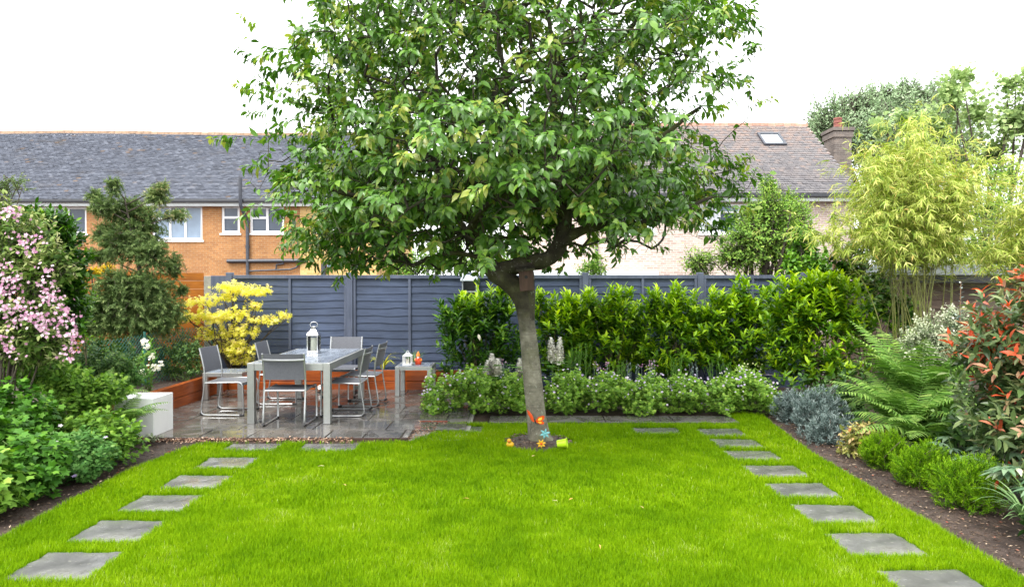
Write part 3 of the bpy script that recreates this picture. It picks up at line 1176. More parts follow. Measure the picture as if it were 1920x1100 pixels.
def ridge(roof, x0, x1, y, z, mat, seed, parent):
    rg = random.Random(seed)
    m = MB()
    x = x0
    while x < x1:
        xe = min(x1, x + .3)
        dz = rg.uniform(-.012, .012) + .05 * math.sin(x * .35 + seed)
        pts = [(-.13, -.09), (-.1, .02), (0, .07), (.1, .02), (.13, -.09)]
        vs = [(x, y + p, z + q + dz) for p, q in pts] + [(xe, y + p, z + q + dz) for p, q in pts]
        m.add(vs, [(k, k + 1, k + 6, k + 5) for k in range(4)] + [(4, 3, 2, 1, 0), (5, 6, 7, 8, 9)])
        x = xe + .008
    m.build('ridge', mat, roof)


def PX(px, y): return (px - 960) / F * y
def PZ(py, y): return H - (py - HY) / F * y


YO = 25.0
def hole_px(x0, x1, y0, y1, Y): return (PX(x0, Y), PX(x1, Y), PZ(y1, Y), PZ(y0, Y))

# orange brick house
ho = thing('brick_house', 'orange brick house with a long blue-grey tiled roof behind the fence', 'house', (-14, YO, 0))
wins = [hole_px(62, 163, 388, 438, YO), hole_px(286, 380, 386, 450, YO), hole_px(416, 450, 386, 437, YO), hole_px(469, 533, 387, 437, YO)]
m = MB()
xo0, xo1 = -24.0, PX(563, YO)
wall_face(m, xo0, xo1, -.03, 4.72, YO, wins)
m.quad((xo0, YO, -.03), (xo0, YO + 9, -.03), (xo0, YO + 9, 4.7), (xo0, YO, 4.7)).quad((xo1, YO + 9, -.03), (xo0, YO + 9, -.03), (xo0, YO + 9, 4.7), (xo1, YO + 9, 4.7))
m.build('wall', M['brick_orange'], ho)
window(ho, wins[0], YO + .05, [(1.2, [1.0]), (.8, [1.35, .65]), (1, [1.0])], glass=['glass_dark'])
window(ho, wins[1], YO + .05, [(1, [1.5, .8]), (1, [1.45, .9]), (1, [1.0])], glass=['glass_net', 'glass_net', 'glass_net', 'glass_dark', 'glass_net'])
window(ho, wins[2], YO + .05, [(1, [1.15, .8])], .085)
window(ho, wins[3], YO + .05, [(1, [1.15, .8]), (1, [1.0])], .085)
XR = -4.95
roof = tiled_roof(ho, xo0 - .2, xo1 + .0, YO - .28, 4.80, YO + 4.6, 8.25, M['roof_slate'], seed=2)
ridge(roof, xo0 - .2, xo1, YO + 4.6, 8.28, M['ridge'], 2, ho)
MB().box(xo0 - .2, xo1 - .003, YO - .42, YO - .29, 4.69, 4.80).build('gutter', M['gutter'], ho, bevel=.02)
MB().box(xo0 - .2, xo1 - .003, YO - .285, YO - .24, 4.57, 4.70).box(xo0 - .2, xo1 - .003, YO - .24, YO - .004, 4.57, 4.60).build('fascia', M['soffit'], ho)
pp = MB()
X0, Z0 = PX(452, YO - .45), 5.55
pp.tube([(X0, YO - .47, 5.55), (X0, YO - .47, 4.6), (X0 + .02, YO - .44, 4.5), (X0 + .10, YO - .09, 4.05), (X0 + .10, YO - .09, 3.9), (X0 + .10, YO - .09, .2)], .062, 10)
for z in (3.95, 3.05, 2.55): pp.lathe([(.08, 0), (.08, .1)], (X0 + .1, YO - .09, z), 10)
pp.build('soil_pipe', M['pipe'], ho, smooth=True)
pp = MB()
zb = PZ(490, YO)
pp.tube([(PX(428, YO), YO - .09, zb + .01), (PX(575, YO), YO - .09, zb + .03)], .07, 8)
pp.build('waste_pipe', M['pipe'], ho, smooth=True)
pp = MB()
pp.tube([(PX(468, YO), YO - .08, PZ(508, YO)), (PX(545, YO), YO - .08, PZ(505, YO)), (PX(556, YO), YO - .08, PZ(502, YO)), (PX(566, YO), YO - .08, PZ(492, YO))], .03, 8)
pp.tube([(PX(519, YO), YO - .08, PZ(505, YO)), (PX(520, YO), YO - .08, PZ(496, YO)), (PX(534, YO), YO - .08, PZ(494, YO))], .03, 8)
pp.build('waste_pipe', M['pipe'], ho, smooth=True)

# yellow brick house
hy = thing('brick_house', 'pale yellow brick house joined to the orange one, half hidden by the cherry crown', 'house', (-6.3, YO, 0))
wy = [hole_px(595, 652, 388, 434, YO)]
m = MB()
wall_face(m, xo1 + .004, XR, -.03, 4.72, YO - .03, wy)
m.quad((XR, YO - .03, -.03), (XR, YO + 9, -.03), (XR, YO + 9, 4.7), (XR, YO - .03, 4.7))
m.add([(XR, YO - .03, 4.7), (XR, YO + 9, 4.7), (XR, YO + 4.6, 8.15)], [(0, 1, 2)])
m.build('wall', M['brick_yellow'], hy)
window(hy, wy[0], YO + .02, [(1, [1.0]), (1, [1.0])], .11)
roof = tiled_roof(hy, xo1 + .01, XR + .1, YO - .28, 4.80, YO + 4.6, 8.25, M['roof_slate'], seed=2)
ridge(roof, xo1, XR + .1, YO + 4.6, 8.28, M['ridge'], 2, hy)
MB().box(xo1 + .003, XR + .1, YO - .42, YO - .29, 4.69, 4.80).build('gutter', M['gutter'], hy, bevel=.02)
MB().box(xo1 + .003, XR + .1, YO - .285, YO - .24, 4.57, 4.70).box(xo1 + .003, XR + .1, YO - .24, YO - .034, 4.57, 4.60).build('fascia', M['soffit'], hy)
MB().tube([(PX(608, YO), YO - .1, PZ(490, YO)), (PX(608, YO), YO - .1, .1)], .09, 10).build('downpipe', M['pipe'], hy, smooth=True)
l_ = MB().box(PX(615, YO), PX(624, YO), YO - .16, YO - .032, PZ(502, YO), PZ(494, YO)).build('wall_lamp', M['pipe'], hy, bevel=.02)
MB().box(PX(616, YO), PX(623, YO), YO - .18, YO - .162, PZ(500.5, YO), PZ(495.5, YO)).build('lens', M['glass_net'], l_)
MB().box(PX(669, YO), PX(680, YO), YO - .14, YO - .034, PZ(489, YO), PZ(477, YO)).build('alarm_box', M['upvc'], hy, bevel=.02)

# pale pink brick house
YP = 23.0
hp = thing('brick_house', 'pale pink brick house with a russet tiled roof and a roof window', 'house', (6, YP, 0))
xp0, xp1 = .3, 11.5
wp = [hole_px(1311, 1425, 383, 437, YP), hole_px(1150, 1228, 385, 437, YP)]
m = MB()
wall_face(m, xp0, xp1, -.03, 4.68, YP, wp)
for x in (xp0, xp1):
    m.quad((x, YP, -.03), (x, YP + 8, -.03), (x, YP + 8, 4.6), (x, YP, 4.6))
    m.add([(x, YP, 4.6), (x, YP + 8, 4.6), (x, YP + 4, 7.85)], [(0, 1, 2)])
m.build('wall', M['brick_pink'], hp)
window(hp, wp[0], YP + .04, [(1, [1.0]), (1.05, [1.9, .6]), (1, [1.0])], .055, ['curtain', 'glass_dark', 'glass_net', 'glass_dark'])
window(hp, wp[1], YP + .04, [(1, [1.0]), (1, [1.0])], .07, ['curtain'])
roof = tiled_roof(hp, xp0 - .1, xp1 + .12, YP - .3, 4.74, YP + 4, 7.98, M['roof_red'], seed=5, gauge=.15, th=.045)
ridge(roof, xp0 - .1, xp1 + .12, YP + 4, 8.0, M['ridge_red'], 5, hp)
MB().box(xp0 - .1, xp1 + .12, YP - .43, YP - .31, 4.62, 4.73).build('gutter', M['gutter'], hp, bevel=.02)
MB().box(xp0 - .1, xp1 + .12, YP - .305, YP - .26, 4.5, 4.62).box(xp0 - .1, xp1 + .12, YP - .26, YP - .004, 4.5, 4.53).build('fascia', M['soffit'], hp)
# roof window lies in the slope
u = Vector((0, 4.3, 3.24)).normalized(); nn = Vector((0, -u.z, u.y))
c0 = Vector((PX(1454, YP + 2.4), YP - .3, 4.74)) + u * (4.0)
R = Matrix((Vector((1, 0, 0)), u, nn)).transposed().to_4x4()
R.translation = c0
rw = MB().box(-.42, -.34, -.5, .5, .0, .14).box(.34, .42, -.5, .5, 0, .14).box(-.34, .34, -.5, -.4, 0, .14).box(-.34, .34, .4, .5, 0, .14).xf(R).build('roof_window', M['pipe'], hp)
MB().box(-.34, .34, -.4, .4, .06, .1).xf(R).build('pane', M['skyglass'], rw)
MB().tube([(PX(1118, YP), YP - .09, 4.6), (PX(1118, YP), YP - .09, 0)], .05, 8).build('downpipe', M['pipe'], hp, smooth=True)
# low white-edged flat porch
MB().box(PX(1000, 20), PX(1235, 20), 20, 22.98, 1.98, 2.14).box(PX(1006, 20), PX(1230, 20), 20.1, 22.98, -.03, 1.975).build('porch', M['soffit'], hp)
# chimney: a stack beside the gable
yc = 27.4
xa, xb = PX(1554, yc), PX(1586, yc)
m = MB().box(xa, xb, yc - .4, yc + .5, -.03, PZ(250, yc)).box(xa - .05, xb + .05, yc - .45, yc + .55, PZ(262, yc), PZ(252, yc)).box(xa - .09, xb + .09, yc - .49, yc + .59, PZ(250.1, yc), PZ(244, yc))
ch = m.build('chimney', M['brick_dark'], hp)
zc = PZ(244, yc)
MB().lathe([(.17, 0), (.18, .12), (.15, .14), (.155, .24), (.175, .26), (.155, .28), (.15, .38), (.17, .40), (.16, .46), (.11, .46), (.1, .2)], ((xa + xb) / 2 - .02, yc, zc), 16).build('chimney_pot', M['terracotta'], ch, smooth=True)

# ------------------------------------------------------------------ fences
YF = 11.62


def waney_panel(parent, x0, x1, z0, z1, y, seed, nb, mat, name='panel', slope=0.0):
    rg = random.Random(seed)
    m = MB()
    nseg = 22
    hgt = (z1 - z0) / nb
    for b in range(nb):
        zb = z0 + b * hgt
        ph, am, fq = rg.uniform(0, 6), rg.uniform(.003, .012), rg.uniform(1.2, 3.5)
        kn = rg.uniform(x0, x1); ka = rg.uniform(-.02, .02)
        tl = rg.uniform(-.01, .01) + slope * (1 - b / nb) * 1.0
        vs, fs = [], []
        for i in range(nseg + 1):
            t = i / nseg
            x = x0 + (x1 - x0) * t
            wv = am * math.sin(ph + fq * 4 * t) + ka * math.exp(-((x - kn) / .09) ** 2) + tl * (t - .5)
            lo = zb + wv
            hi = min(z1, zb + hgt * 1.25 + tl * (t - .5))
            vs += [(x, y - .022, lo), (x, y - .006, hi), (x, y - .010, lo), (x, y + .004, hi)]
        for i in range(nseg):
            a = i * 4
            fs += [(a, a + 4, a + 5, a + 1), (a + 2, a + 3, a + 7, a + 6), (a, a + 2, a + 6, a + 4), (a + 1, a + 5, a + 7, a + 3)]
        m.add(vs, fs)
    return m.build(name, mat, parent)


fb_ = thing('timber_fence', 'blue-grey painted timber fence with waney boards along the back of the garden', 'fence', (0, YF, 0))
posts = [PX(432, YF), PX(657, YF), PX(880, YF), PX(1097, YF), PX(1312, YF), PX(1508, YF)]
ZT = 1.885
for i, (a, b) in enumerate(zip(posts, posts[1:])):
    a, b = a + .055, b - .055
    waney_panel(fb_, a, b, .18, ZT - .07, YF, 20 + i, 13, M['fence'], 'panel', .06 if i == 0 else 0)
    for x in ((a + b) / 2, a + .022, b - .022):
        MB().box(x - .022, x + .022, YF - .046, YF - .023, .18, ZT - .072).build('batten', M['fence_post'], fb_, bevel=.003)
    MB().box(a, b, YF - .05, YF + .03, ZT - .07, ZT - .01).build('rail', M['fence_post'], fb_, bevel=.004)
    MB().box(a - .003, b + .003, YF - .03, YF + .02, -.03, .175).build('gravel_board', M['fence'], fb_)
for i, x in enumerate(posts):
    MB().box(x - .052, x + .052, YF - .07, YF + .04, -.03, ZT + .035).build('post', M['fence_post'], fb_, bevel=.008)
x = posts[0]
MB().box(PX(398, YF), x - .054, YF - .05, YF - .01, .18, ZT - .02).build('end_board', M['fence_post'], fb_, bevel=.004)

fo = thing('timber_fence', 'orange stained board fence behind the dark conifer', 'fence', (-5.9, YF + .1, 0))
for k in range(13):
    z = .08 + k * .142
    MB().box(-8.2, PX(383, YF + .1) - .004, YF + .085 + (k % 2) * .004, YF + .105, z, z + .137).build('board', M['fence_orange'], fo, bevel=.004)
for xx in (-8.0, -6.6):
    MB().box(xx - .04, xx + .04, YF + .11, YF + .18, -.03, 1.95).build('post', M['fence_orange'], fo)
cp = MB().box(PX(383, YF), PX(397, YF), YF - .02, YF + .10, -.03, 1.86).build('concrete_post', M['concrete'], bevel=.01, org=(PX(390, YF), YF, 0))
tag(cp, 'bare concrete post between the orange and blue-grey fences', 'post')

# green chain link fence along the side
cf = thing('chain_link_fence', 'sagging green chain link fence between the raised bed and the conifer', 'fence', (-5.3, 10, 0))
A, B = Vector((-4.98, 11.5, 0)), Vector((-5.62, 8.3, 0))
ln = (B - A).length
dirv = (B - A).normalized()
z0, z1 = .2, 1.0
fbm = FB()
sp = .065
n = int(ln / sp) + 16
a_, b_ = [], []
nz = 26
hh = z1 - z0
for s in (1, -1):
    for i in range(-16, n):
        s0 = i * sp
        pz = None
        for q in range(nz + 1):
            t = q / nz
            off = s0 + (t if s > 0 else 1 - t) * hh
            if 0 <= off <= ln:
                zz = z0 + t * hh + .03 * math.sin(off * 1.9) * t
                yy = .02 * math.sin(off * 2.3 + t * 3) + (.0015 if q % 2 else -.0015) * s
                p = A + dirv * off + Vector((.95, .2, 0)) * yy
                p.z = zz
                if pz is not None:
                    a_.append(pz); b_.append(p)
                pz = p
            else:
                pz = None
fbm.sticks(np.array([tuple(p) for p in a_]), np.array([tuple(p) for p in b_]), .0042, .0042, 3)
fbm.build('mesh', M['wire'], cf)
for t in (.02, .5, .97):
    p = A + dirv * ln * t
    MB().tube([(p.x - .03, p.y, -.03), (p.x - .03, p.y, 1.03)], .02, 8).build('post', M['wire'], cf, smooth=True)

# ------------------------------------------------------------------ raised bed
rb = thing('raised_bed', 'red-brown stained timber raised bed round the back of the patio', 'raised bed', (-2.7, 11.1, 0))
YB = 11.05
MB().box(-4.6, -.35, YB, YB + .07, -.03, .145).build('sleeper', M['sleeper'], rb, bevel=.006)
MB().box(-4.6, -.35, YB + .002, YB + .072, .15, .325).build('sleeper', M['sleeper'], rb, bevel=.006)
MB().box(-4.70, -4.61, 6.9, YB + .07, -.03, .145).build('sleeper', M['sleeper_y'], rb, bevel=.006)
MB().box(-4.702, -4.612, 6.9, YB + .07, .15, .325).build('sleeper', M['sleeper_y'], rb, bevel=.006)
MB().box(-4.6, -.35, YB + .075, YF - .08, -.03, .275).build('soil', M['soil'], rb)
MB().box(-7.4, -4.705, 6.0, YF - .03, -.03, .265).build('soil', M['soil'], rb)

# ------------------------------------------------------------------ shed
sh = thing('garden_shed', 'low brown boarded shed with a flat grey roof behind the bamboo', 'shed', (8, 11, 0))
ysd = 11.0
for k in range(12):
    z = .0 + k * .148
    MB().add([(6.25, ysd - .03, z), (9.4, ysd - .03, z), (9.4, ysd - .005, z + .16), (6.25, ysd - .005, z + .16), (6.25, ysd, z), (9.4, ysd, z), (9.4, ysd + .02, z + .16), (6.25, ysd + .02, z + .16)],
             [(0, 1, 2, 3), (4, 7, 6, 5), (0, 4, 5, 1), (0, 3, 7, 4), (1, 5, 6, 2)]).build('board', M['shed'], sh)
MB().box(6.27, 9.4, ysd + .025, ysd + 2.4, -.03, 1.78).build('wall', M['shed'], sh)
MB().box(6.1, 9.6, ysd - .22, ysd + 2.6, 1.86, 2.03).build('roof', M['shed_roof'], sh, bevel=.01)
MB().box(6.12, 9.6, ysd - .20, ysd - .17, 1.74, 1.855).build('fascia', M['gutter'], sh)

# bird feeder box on the fence
bf = thing('bird_feeder', 'small grey roofed bird feeder hooked on the fence top', 'bird feeder', (PX(881, YF - .12), YF - .12, 1.6))
x = PX(881, YF - .12)
MB().add([(x - .15, YF - .28, PZ(527, YF)), (x + .15, YF - .28, PZ(527, YF)), (x + .13, YF - .08, PZ(517, YF)), (x - .13, YF - .08, PZ(517, YF)), (x - .15, YF - .28, PZ(525, YF)), (x + .15, YF - .28, PZ(525, YF)), (x + .13, YF - .08, PZ(515, YF)), (x - .13, YF - .08, PZ(515, YF))],
         [(0, 3, 2, 1), (4, 5, 6, 7), (0, 1, 5, 4), (1, 2, 6, 5), (3, 0, 4, 7), (2, 3, 7, 6)]).build('roof', M['shed_roof'], bf)
MB().box(x - .125, x + .125, YF - .26, YF - .08, PZ(548, YF), PZ(545, YF)).build('tray', M['feeder'], bf)
MB().box(x - .125, x - .105, YF - .25, YF - .08, PZ(545, YF), PZ(526, YF)).box(x + .105, x + .125, YF - .25, YF - .08, PZ(545, YF), PZ(526, YF)).build('side_panel', M['feeder'], bf)
MB().box(x - .104, x + .104, YF - .10, YF - .08, PZ(545, YF), PZ(526, YF)).build('back_panel', M['pipe'], bf)
# ------------------------------------------------------------------ patio furniture
ZP = .016
tb = thing('dining_table', 'long aluminium framed patio table with a wet slate-blue top', 'table', (-2.72, 9.27, ZP))
tx0, tx1, ty0, ty1, tz = -3.22, -2.21, 8.28, 10.22, ZP + .74
for (x, y) in ((tx0, ty0), (tx1 - .085, ty0), (tx0, ty1 - .085), (tx1 - .085, ty1 - .085)):
    MB().box(x, x + .085, y, y + .085, ZP, tz).build('leg', M['alu'], tb, bevel=.004)
MB().box(tx0 + .087, tx1 - .087, ty0 + .004, ty0 + .04, tz - .09, tz - .002).build('rail', M['alu'], tb, bevel=.003)
MB().box(tx0 + .087, tx1 - .087, ty1 - .04, ty1 - .004, tz - .09, tz - .002).build('rail', M['alu'], tb, bevel=.003)
MB().box(tx0 + .004, tx0 + .04, ty0 + .087, ty1 - .087, tz - .09, tz - .002).build('rail', M['alu'], tb, bevel=.003)
MB().box(tx1 - .04, tx1 - .004, ty0 + .087, ty1 - .087, tz - .09, tz - .002).build('rail', M['alu'], tb, bevel=.003)
m = MB()
yy = ty0 + .043
k = 0
while yy < ty1 - .05:
    ye = min(ty1 - .043, yy + .207)
    m.box(tx0 + .043, tx1 - .043, yy, ye - .004, tz - .03, tz + .004)
    yy = ye
    k += 1
m.build('tabletop', M['tabletop'], tb, bevel=.002)


def make_chair():
    """seat faces +X, origin on the ground under the seat's middle"""
    t = thing('garden_chair', 'x', 'chair', (0, 0, 0), 'silver framed sling chairs round the patio table')
    w = .245
    for s in (-1, 1):
        y = s * w
        pts = [(-.335, y, .875), (-.31, y, .78), (-.275, y, .62), (-.262, y, .50), (-.268, y, .40), (-.285, y, .28), (-.305, y, .16), (-.315, y, .085), (-.31, y, .045), (-.29, y, .02), (-.255, y, .012),
               (.0, y, .012), (.215, y, .012), (.232, y, .016), (.24, y, .032), (.237, y, .2), (.228, y, .375), (.222, y, .405), (.20, y, .428), (.17, y, .436), (.0, y, .432), (-.15, y, .427), (-.262, y, .425)]
        fr = MB().tube(pts, .0125, 8, squash=.8).build('side_frame', M['tube'], t, smooth=True)
        MB().tube([(.19, y, .010), (.243, y, .010)], .0155, 8).build('rubber_foot', M['rubber'], fr, smooth=True)
        MB().tube([(-.33, y, .03), (-.29, y, .012)], .0155, 8).build('rubber_foot', M['rubber'], fr, smooth=True)
    # sling back: gently dished between the uprights
    m = MB()
    prof = [(-.333, .87), (-.315, .80), (-.295, .71), (-.277, .63), (-.266, .555)]
    ny = 8
    vs, fs = [], []
    for th in (0, .008):
        for i, (x, z) in enumerate(prof):
            for j in range(ny + 1):
                yv = -w + .012 + (2 * w - .024) * j / ny
                dish = -.016 * (1 - (yv / w) ** 2)
                vs.append((x + dish - th, yv, z))
    q = len(prof) * (ny + 1)
    for i in range(len(prof) - 1):
        for j in range(ny):
            a = i * (ny + 1) + j
            fs += [(a, a + 1, a + ny + 2, a + ny + 1), (q + a, q + a + ny + 1, q + a + ny + 2, q + a + 1)]
    for j in range(ny):
        e = (len(prof) - 1) * (ny + 1)
        fs += [(j, q + j, q + j + 1, j + 1), (e + j, e + j + 1, q + e + j + 1, q + e + j)]
    for i in range(len(prof) - 1):
        a = i * (ny + 1)
        fs += [(a, a + ny + 1, q + a + ny + 1, q + a), (a + ny, q + a + ny, q + a + 2 * ny + 1, a + 2 * ny + 1)]
    m.add(vs, fs)
    m.build('backrest', M['sling'], t, smooth=True)
    m = MB()
    vs, fs = [], []
    nx = 8
    for th in (0, .008):
        for i in range(nx + 1):
            x = -.25 + .465 * i / nx
            for j in range(ny + 1):
                yv = -w + .012 + (2 * w - .024) * j / ny
                dish = -.014 * (1 - (yv / w) ** 2) * math.sin(PI * (i + .5) / (nx + 1))
                roll = -.03 * max(0, (i - nx + 1.2)) ** 2
                vs.append((x, yv, .438 + dish + roll - th))
    q = (nx + 1) * (ny + 1)
    for i in range(nx):
        for j in range(ny):
            a = i * (ny + 1) + j
            fs += [(a, a + ny + 1, a + ny + 2, a + 1), (q + a, q + a + 1, q + a + ny + 2, q + a + ny + 1)]
    for j in range(ny):
        e = nx * (ny + 1)
        fs += [(j, j + 1, q + j + 1, q + j), (e + j, q + e + j, q + e + j + 1, e + j + 1)]
    for i in range(nx):
        a = i * (ny + 1)
        fs += [(a, q + a, q + a + ny + 1, a + ny + 1), (a + ny, a + 2 * ny + 1, q + a + 2 * ny + 1, q + a + ny)]
    m.add(vs, fs)
    m.build('seat', M['sling'], t, smooth=True)
    # cross bars
    MB().tube([(-.322, -w, .80), (-.348, -w * .6, .797), (-.356, 0, .796), (-.348, w * .6, .797), (-.322, w, .80)], .010, 8, squash=1.4).build('back_bar', M['tube'], t, smooth=True)
    MB().tube([(-.262, -w, .424), (-.262, w, .424)], .011, 8).build('crossbar', M['tube'], t, smooth=True)
    MB().tube([(.205, -w, .418), (.205, w, .418)], .010, 8).build('crossbar', M['tube'], t, smooth=True)
    return t


ch0 = make_chair()
R90 = PI / 2
chairs = [((-2.73, 8.44, ZP), R90 + .02, 'silver chair with its back to the lawn at the near table end'),
          ((-3.70, 9.05, ZP), -.03, 'silver chair pulled out from the table beside the white planter'),
          ((-3.30, 9.88, ZP), .02, 'silver chair under the yellow maple, tucked in at the table'),
          ((-2.22, 8.99, ZP), PI + .02, 'silver chair tucked in on the side table side, nearer the lawn'),
          ((-2.16, 9.70, ZP), PI - .03, 'silver chair tucked in on the side table side, nearer the fence'),
          ((-2.62, 10.48, ZP), -R90, 'silver chair at the far table end, its backrest before the fence')]
for i, (loc, rz, lb) in enumerate(chairs):
    if i == 0:
        ch0.location = loc; ch0.rotation_euler = (0, 0, rz); ch0['label'] = lb
    else:
        copy_tree(ch0, loc, rz, lb)


def side_table(x0, x1, y0, y1, z1, label):
    t = thing('side_table', label, 'side table', ((x0 + x1) / 2, (y0 + y1) / 2, ZP), 'low aluminium side tables on the patio')
    for (x, y) in ((x0, y0), (x1 - .07, y0), (x0, y1 - .07), (x1 - .07, y1 - .07)):
        MB().box(x, x + .07, y, y + .07, ZP, z1).build('leg', M['alu'], t, bevel=.004)
    m = MB().box(x0 + .071, x1 - .071, y0 + .003, y0 + .035, z1 - .06, z1 - .002).box(x0 + .071, x1 - .071, y1 - .035, y1 - .003, z1 - .06, z1 - .002)
    m.box(x0 + .003, x0 + .035, y0 + .071, y1 - .071, z1 - .06, z1 - .002).box(x1 - .035, x1 - .003, y0 + .071, y1 - .071, z1 - .06, z1 - .002)
    m.build('frame', M['alu'], t, bevel=.003)
    m = MB()
    k = 5
    for i in range(k):
        a = y0 + .038 + (y1 - y0 - .076) * i / k
        b = y0 + .038 + (y1 - y0 - .076) * (i + 1) / k - .004
        m.box(x0 + .038, x1 - .038, a, b, z1 - .03, z1 + .003)
    m.build('tabletop', M['tabletop'], t, bevel=.002)
    return t


side_table(-1.78, -1.22, 10.36, 10.93, .47, 'low side table with a little lantern and gnome on it')
side_table(-4.54, -3.96, 10.0, 10.55, .42, 'low bare side table in the corner behind the pulled-out chair')

# big steel lantern on the table
lx, ly, lz = -2.76, 9.5, tz + .006
ln_ = thing('lantern', 'tall polished steel lantern with an ivory candle on the patio table', 'lantern', (lx, ly, lz))
w = .085
m = MB().box(lx - w - .01, lx + w + .01, ly - w - .01, ly + w + .01, lz, lz + .03).box(lx - w, lx + w, ly - w, ly + w, lz + .03, lz + .045)
m.build('base', M['steel'], ln_, bevel=.004)
for sx in (-1, 1):
    for sy in (-1, 1):
        MB().box(lx + sx * w - .008, lx + sx * w + .008, ly + sy * w - .008, ly + sy * w + .008, lz + .045, lz + .29).build('corner_post', M['steel'], ln_)
MB().box(lx - w - .012, lx + w + .012, ly - w - .012, ly + w + .012, lz + .29, lz + .315).build('top_rim', M['steel'], ln_, bevel=.003)
a, b = w + .01, .035
m = MB().add([(lx - a, ly - a, lz + .315), (lx + a, ly - a, lz + .315), (lx + a, ly + a, lz + .315), (lx - a, ly + a, lz + .315), (lx - b, ly - b, lz + .40), (lx + b, ly - b, lz + .40), (lx + b, ly + b, lz + .40), (lx - b, ly + b, lz + .40)],
             [(0, 1, 5, 4), (1, 2, 6, 5), (2, 3, 7, 6), (3, 0, 4, 7), (4, 5, 6, 7), (3, 2, 1, 0)])
m.lathe([(.033, .40), (.033, .43), (.045, .433), (.045, .445), (.02, .452), (0, .455)], (lx, ly, lz), 16)
m.build('hood', M['steel'], ln_)
ring = [(lx + .062 * math.cos(q), ly, lz + .475 + .052 * math.sin(q)) for q in [-.75 + (PI + 1.5) * i / 20 for i in range(21)]]
MB().tube(ring, .0055, 8).build('handle', M['steel'], ln_, smooth=True)
MB().lathe([(.05, .047), (.05, .262), (.036, .266), (.0, .26)], (lx, ly, lz), 20).build('candle', M['candle'], ln_, smooth=True)


def glass_mat():
    t = NT('clear glass')
    gl = t.n('BsdfGlossy'); gl.inputs['Roughness'].default_value = .03
    tr = t.n('BsdfTransparent'); tr.inputs['Color'].default_value = (.93, .95, .95, 1)
    fr = t.n('Fresnel'); fr.inputs['IOR'].default_value = 1.22
    mx = t.n('MixShader')
    t.l(fr.outputs[0], mx.inputs[0]); t.l(tr.outputs[0], mx.inputs[1]); t.l(gl.outputs[0], mx.inputs[2])
    return t.done(mx.outputs[0])


M['glass'] = glass_mat()
for (ax, s) in (('x', -1), ('x', 1), ('y', -1), ('y', 1)):
    e = w - .004
    if ax == 'x':
        mm = MB().box(lx + s * e - .002, lx + s * e + .002, ly - w + .009, ly + w - .009, lz + .046, lz + .289)
    else:
        mm = MB().box(lx - w + .009, lx + w - .009, ly + s * e - .002, ly + s * e + .002, lz + .046, lz + .289)
    mm.build('glass_pane', M['glass'], ln_)

ln_.scale = (.82, .82, .82)

# little white lantern and gnome on the side table
lx, ly, lz = -1.61, 10.52, .475
wl = thing('lantern', 'little white open lantern on the low side table', 'lantern', (lx, ly, lz))
w = .062
m = MB().box(lx - w - .006, lx + w + .006, ly - w - .006, ly + w + .006, lz, lz + .018)
m.build('base', M['white_paint'], wl)
for sx in (-1, 1):
    for sy in (-1, 1):
        MB().box(lx + sx * w - .007, lx + sx * w + .007, ly + sy * w - .007, ly + sy * w + .007, lz + .018, lz + .135).build('corner_post', M['white_paint'], wl)
m = MB().box(lx - w - .007, lx + w + .007, ly - w - .007, ly + w + .007, lz + .135, lz + .15)
m.add([(lx - w, ly - w, lz + .15), (lx + w, ly - w, lz + .15), (lx + w, ly + w, lz + .15), (lx - w, ly + w, lz + .15), (lx - .02, ly - .02, lz + .19), (lx + .02, ly - .02, lz + .19), (lx + .02, ly + .02, lz + .19), (lx - .02, ly + .02, lz + .19)],
      [(0, 1, 5, 4), (1, 2, 6, 5), (2, 3, 7, 6), (3, 0, 4, 7), (4, 5, 6, 7)])
m.build('roof', M['white_paint'], wl)
for s in (-1, 1):
    MB().box(lx + s * .02 - .003, lx + s * .02 + .003, ly - w - .002, ly - w + .004, lz + .018, lz + .135).build('glazing_bar', M['white_paint'], wl)
MB().tube([(lx + .018 * math.cos(q), ly, lz + .20 + .018 * math.sin(q)) for q in [i * TAU / 14 for i in range(14)]], .003, 6, closed=True).build('handle', M['white_paint'], wl, smooth=True)
MB().lathe([(.025, .018), (.025, .09), (0, .092)], (lx, ly, lz), 14).build('candle', M['candle'], wl, smooth=True)

gx_, gy_, gz_ = -1.46, 10.62, .475
gn = thing('garden_gnome', 'small red and orange garden gnome on the low side table', 'ornament', (gx_, gy_, gz_))
MB().lathe([(.045, 0), (.052, .02), (.05, .06), (.038, .095), (.03, .10), (0, .1)], (gx_, gy_, gz_), 16).build('body', M['gnome_red'], gn, smooth=True)
MB().ball((gx_, gy_, gz_ + .118), .028).build('head', M['skin'], gn, smooth=True)
MB().lathe([(.034, .128), (.03, .145), (.016, .18), (.004, .20), (0, .202)], (gx_, gy_, gz_), 14).build('hat', M['gnome_orange'], gn, smooth=True)
MB().ball((gx_, gy_ - .022, gz_ + .10), (.02, .014, .024)).build('beard', M['white_paint'], gn, smooth=True)
for s in (-1, 1):
    MB().tube([(gx_ + s * .04, gy_, gz_ + .085), (gx_ + s * .052, gy_ - .015, gz_ + .06), (gx_ + s * .03, gy_ - .042, gz_ + .055)], [.014, .012, .011], 8).build('arm', M['gnome_orange'], gn, smooth=True)

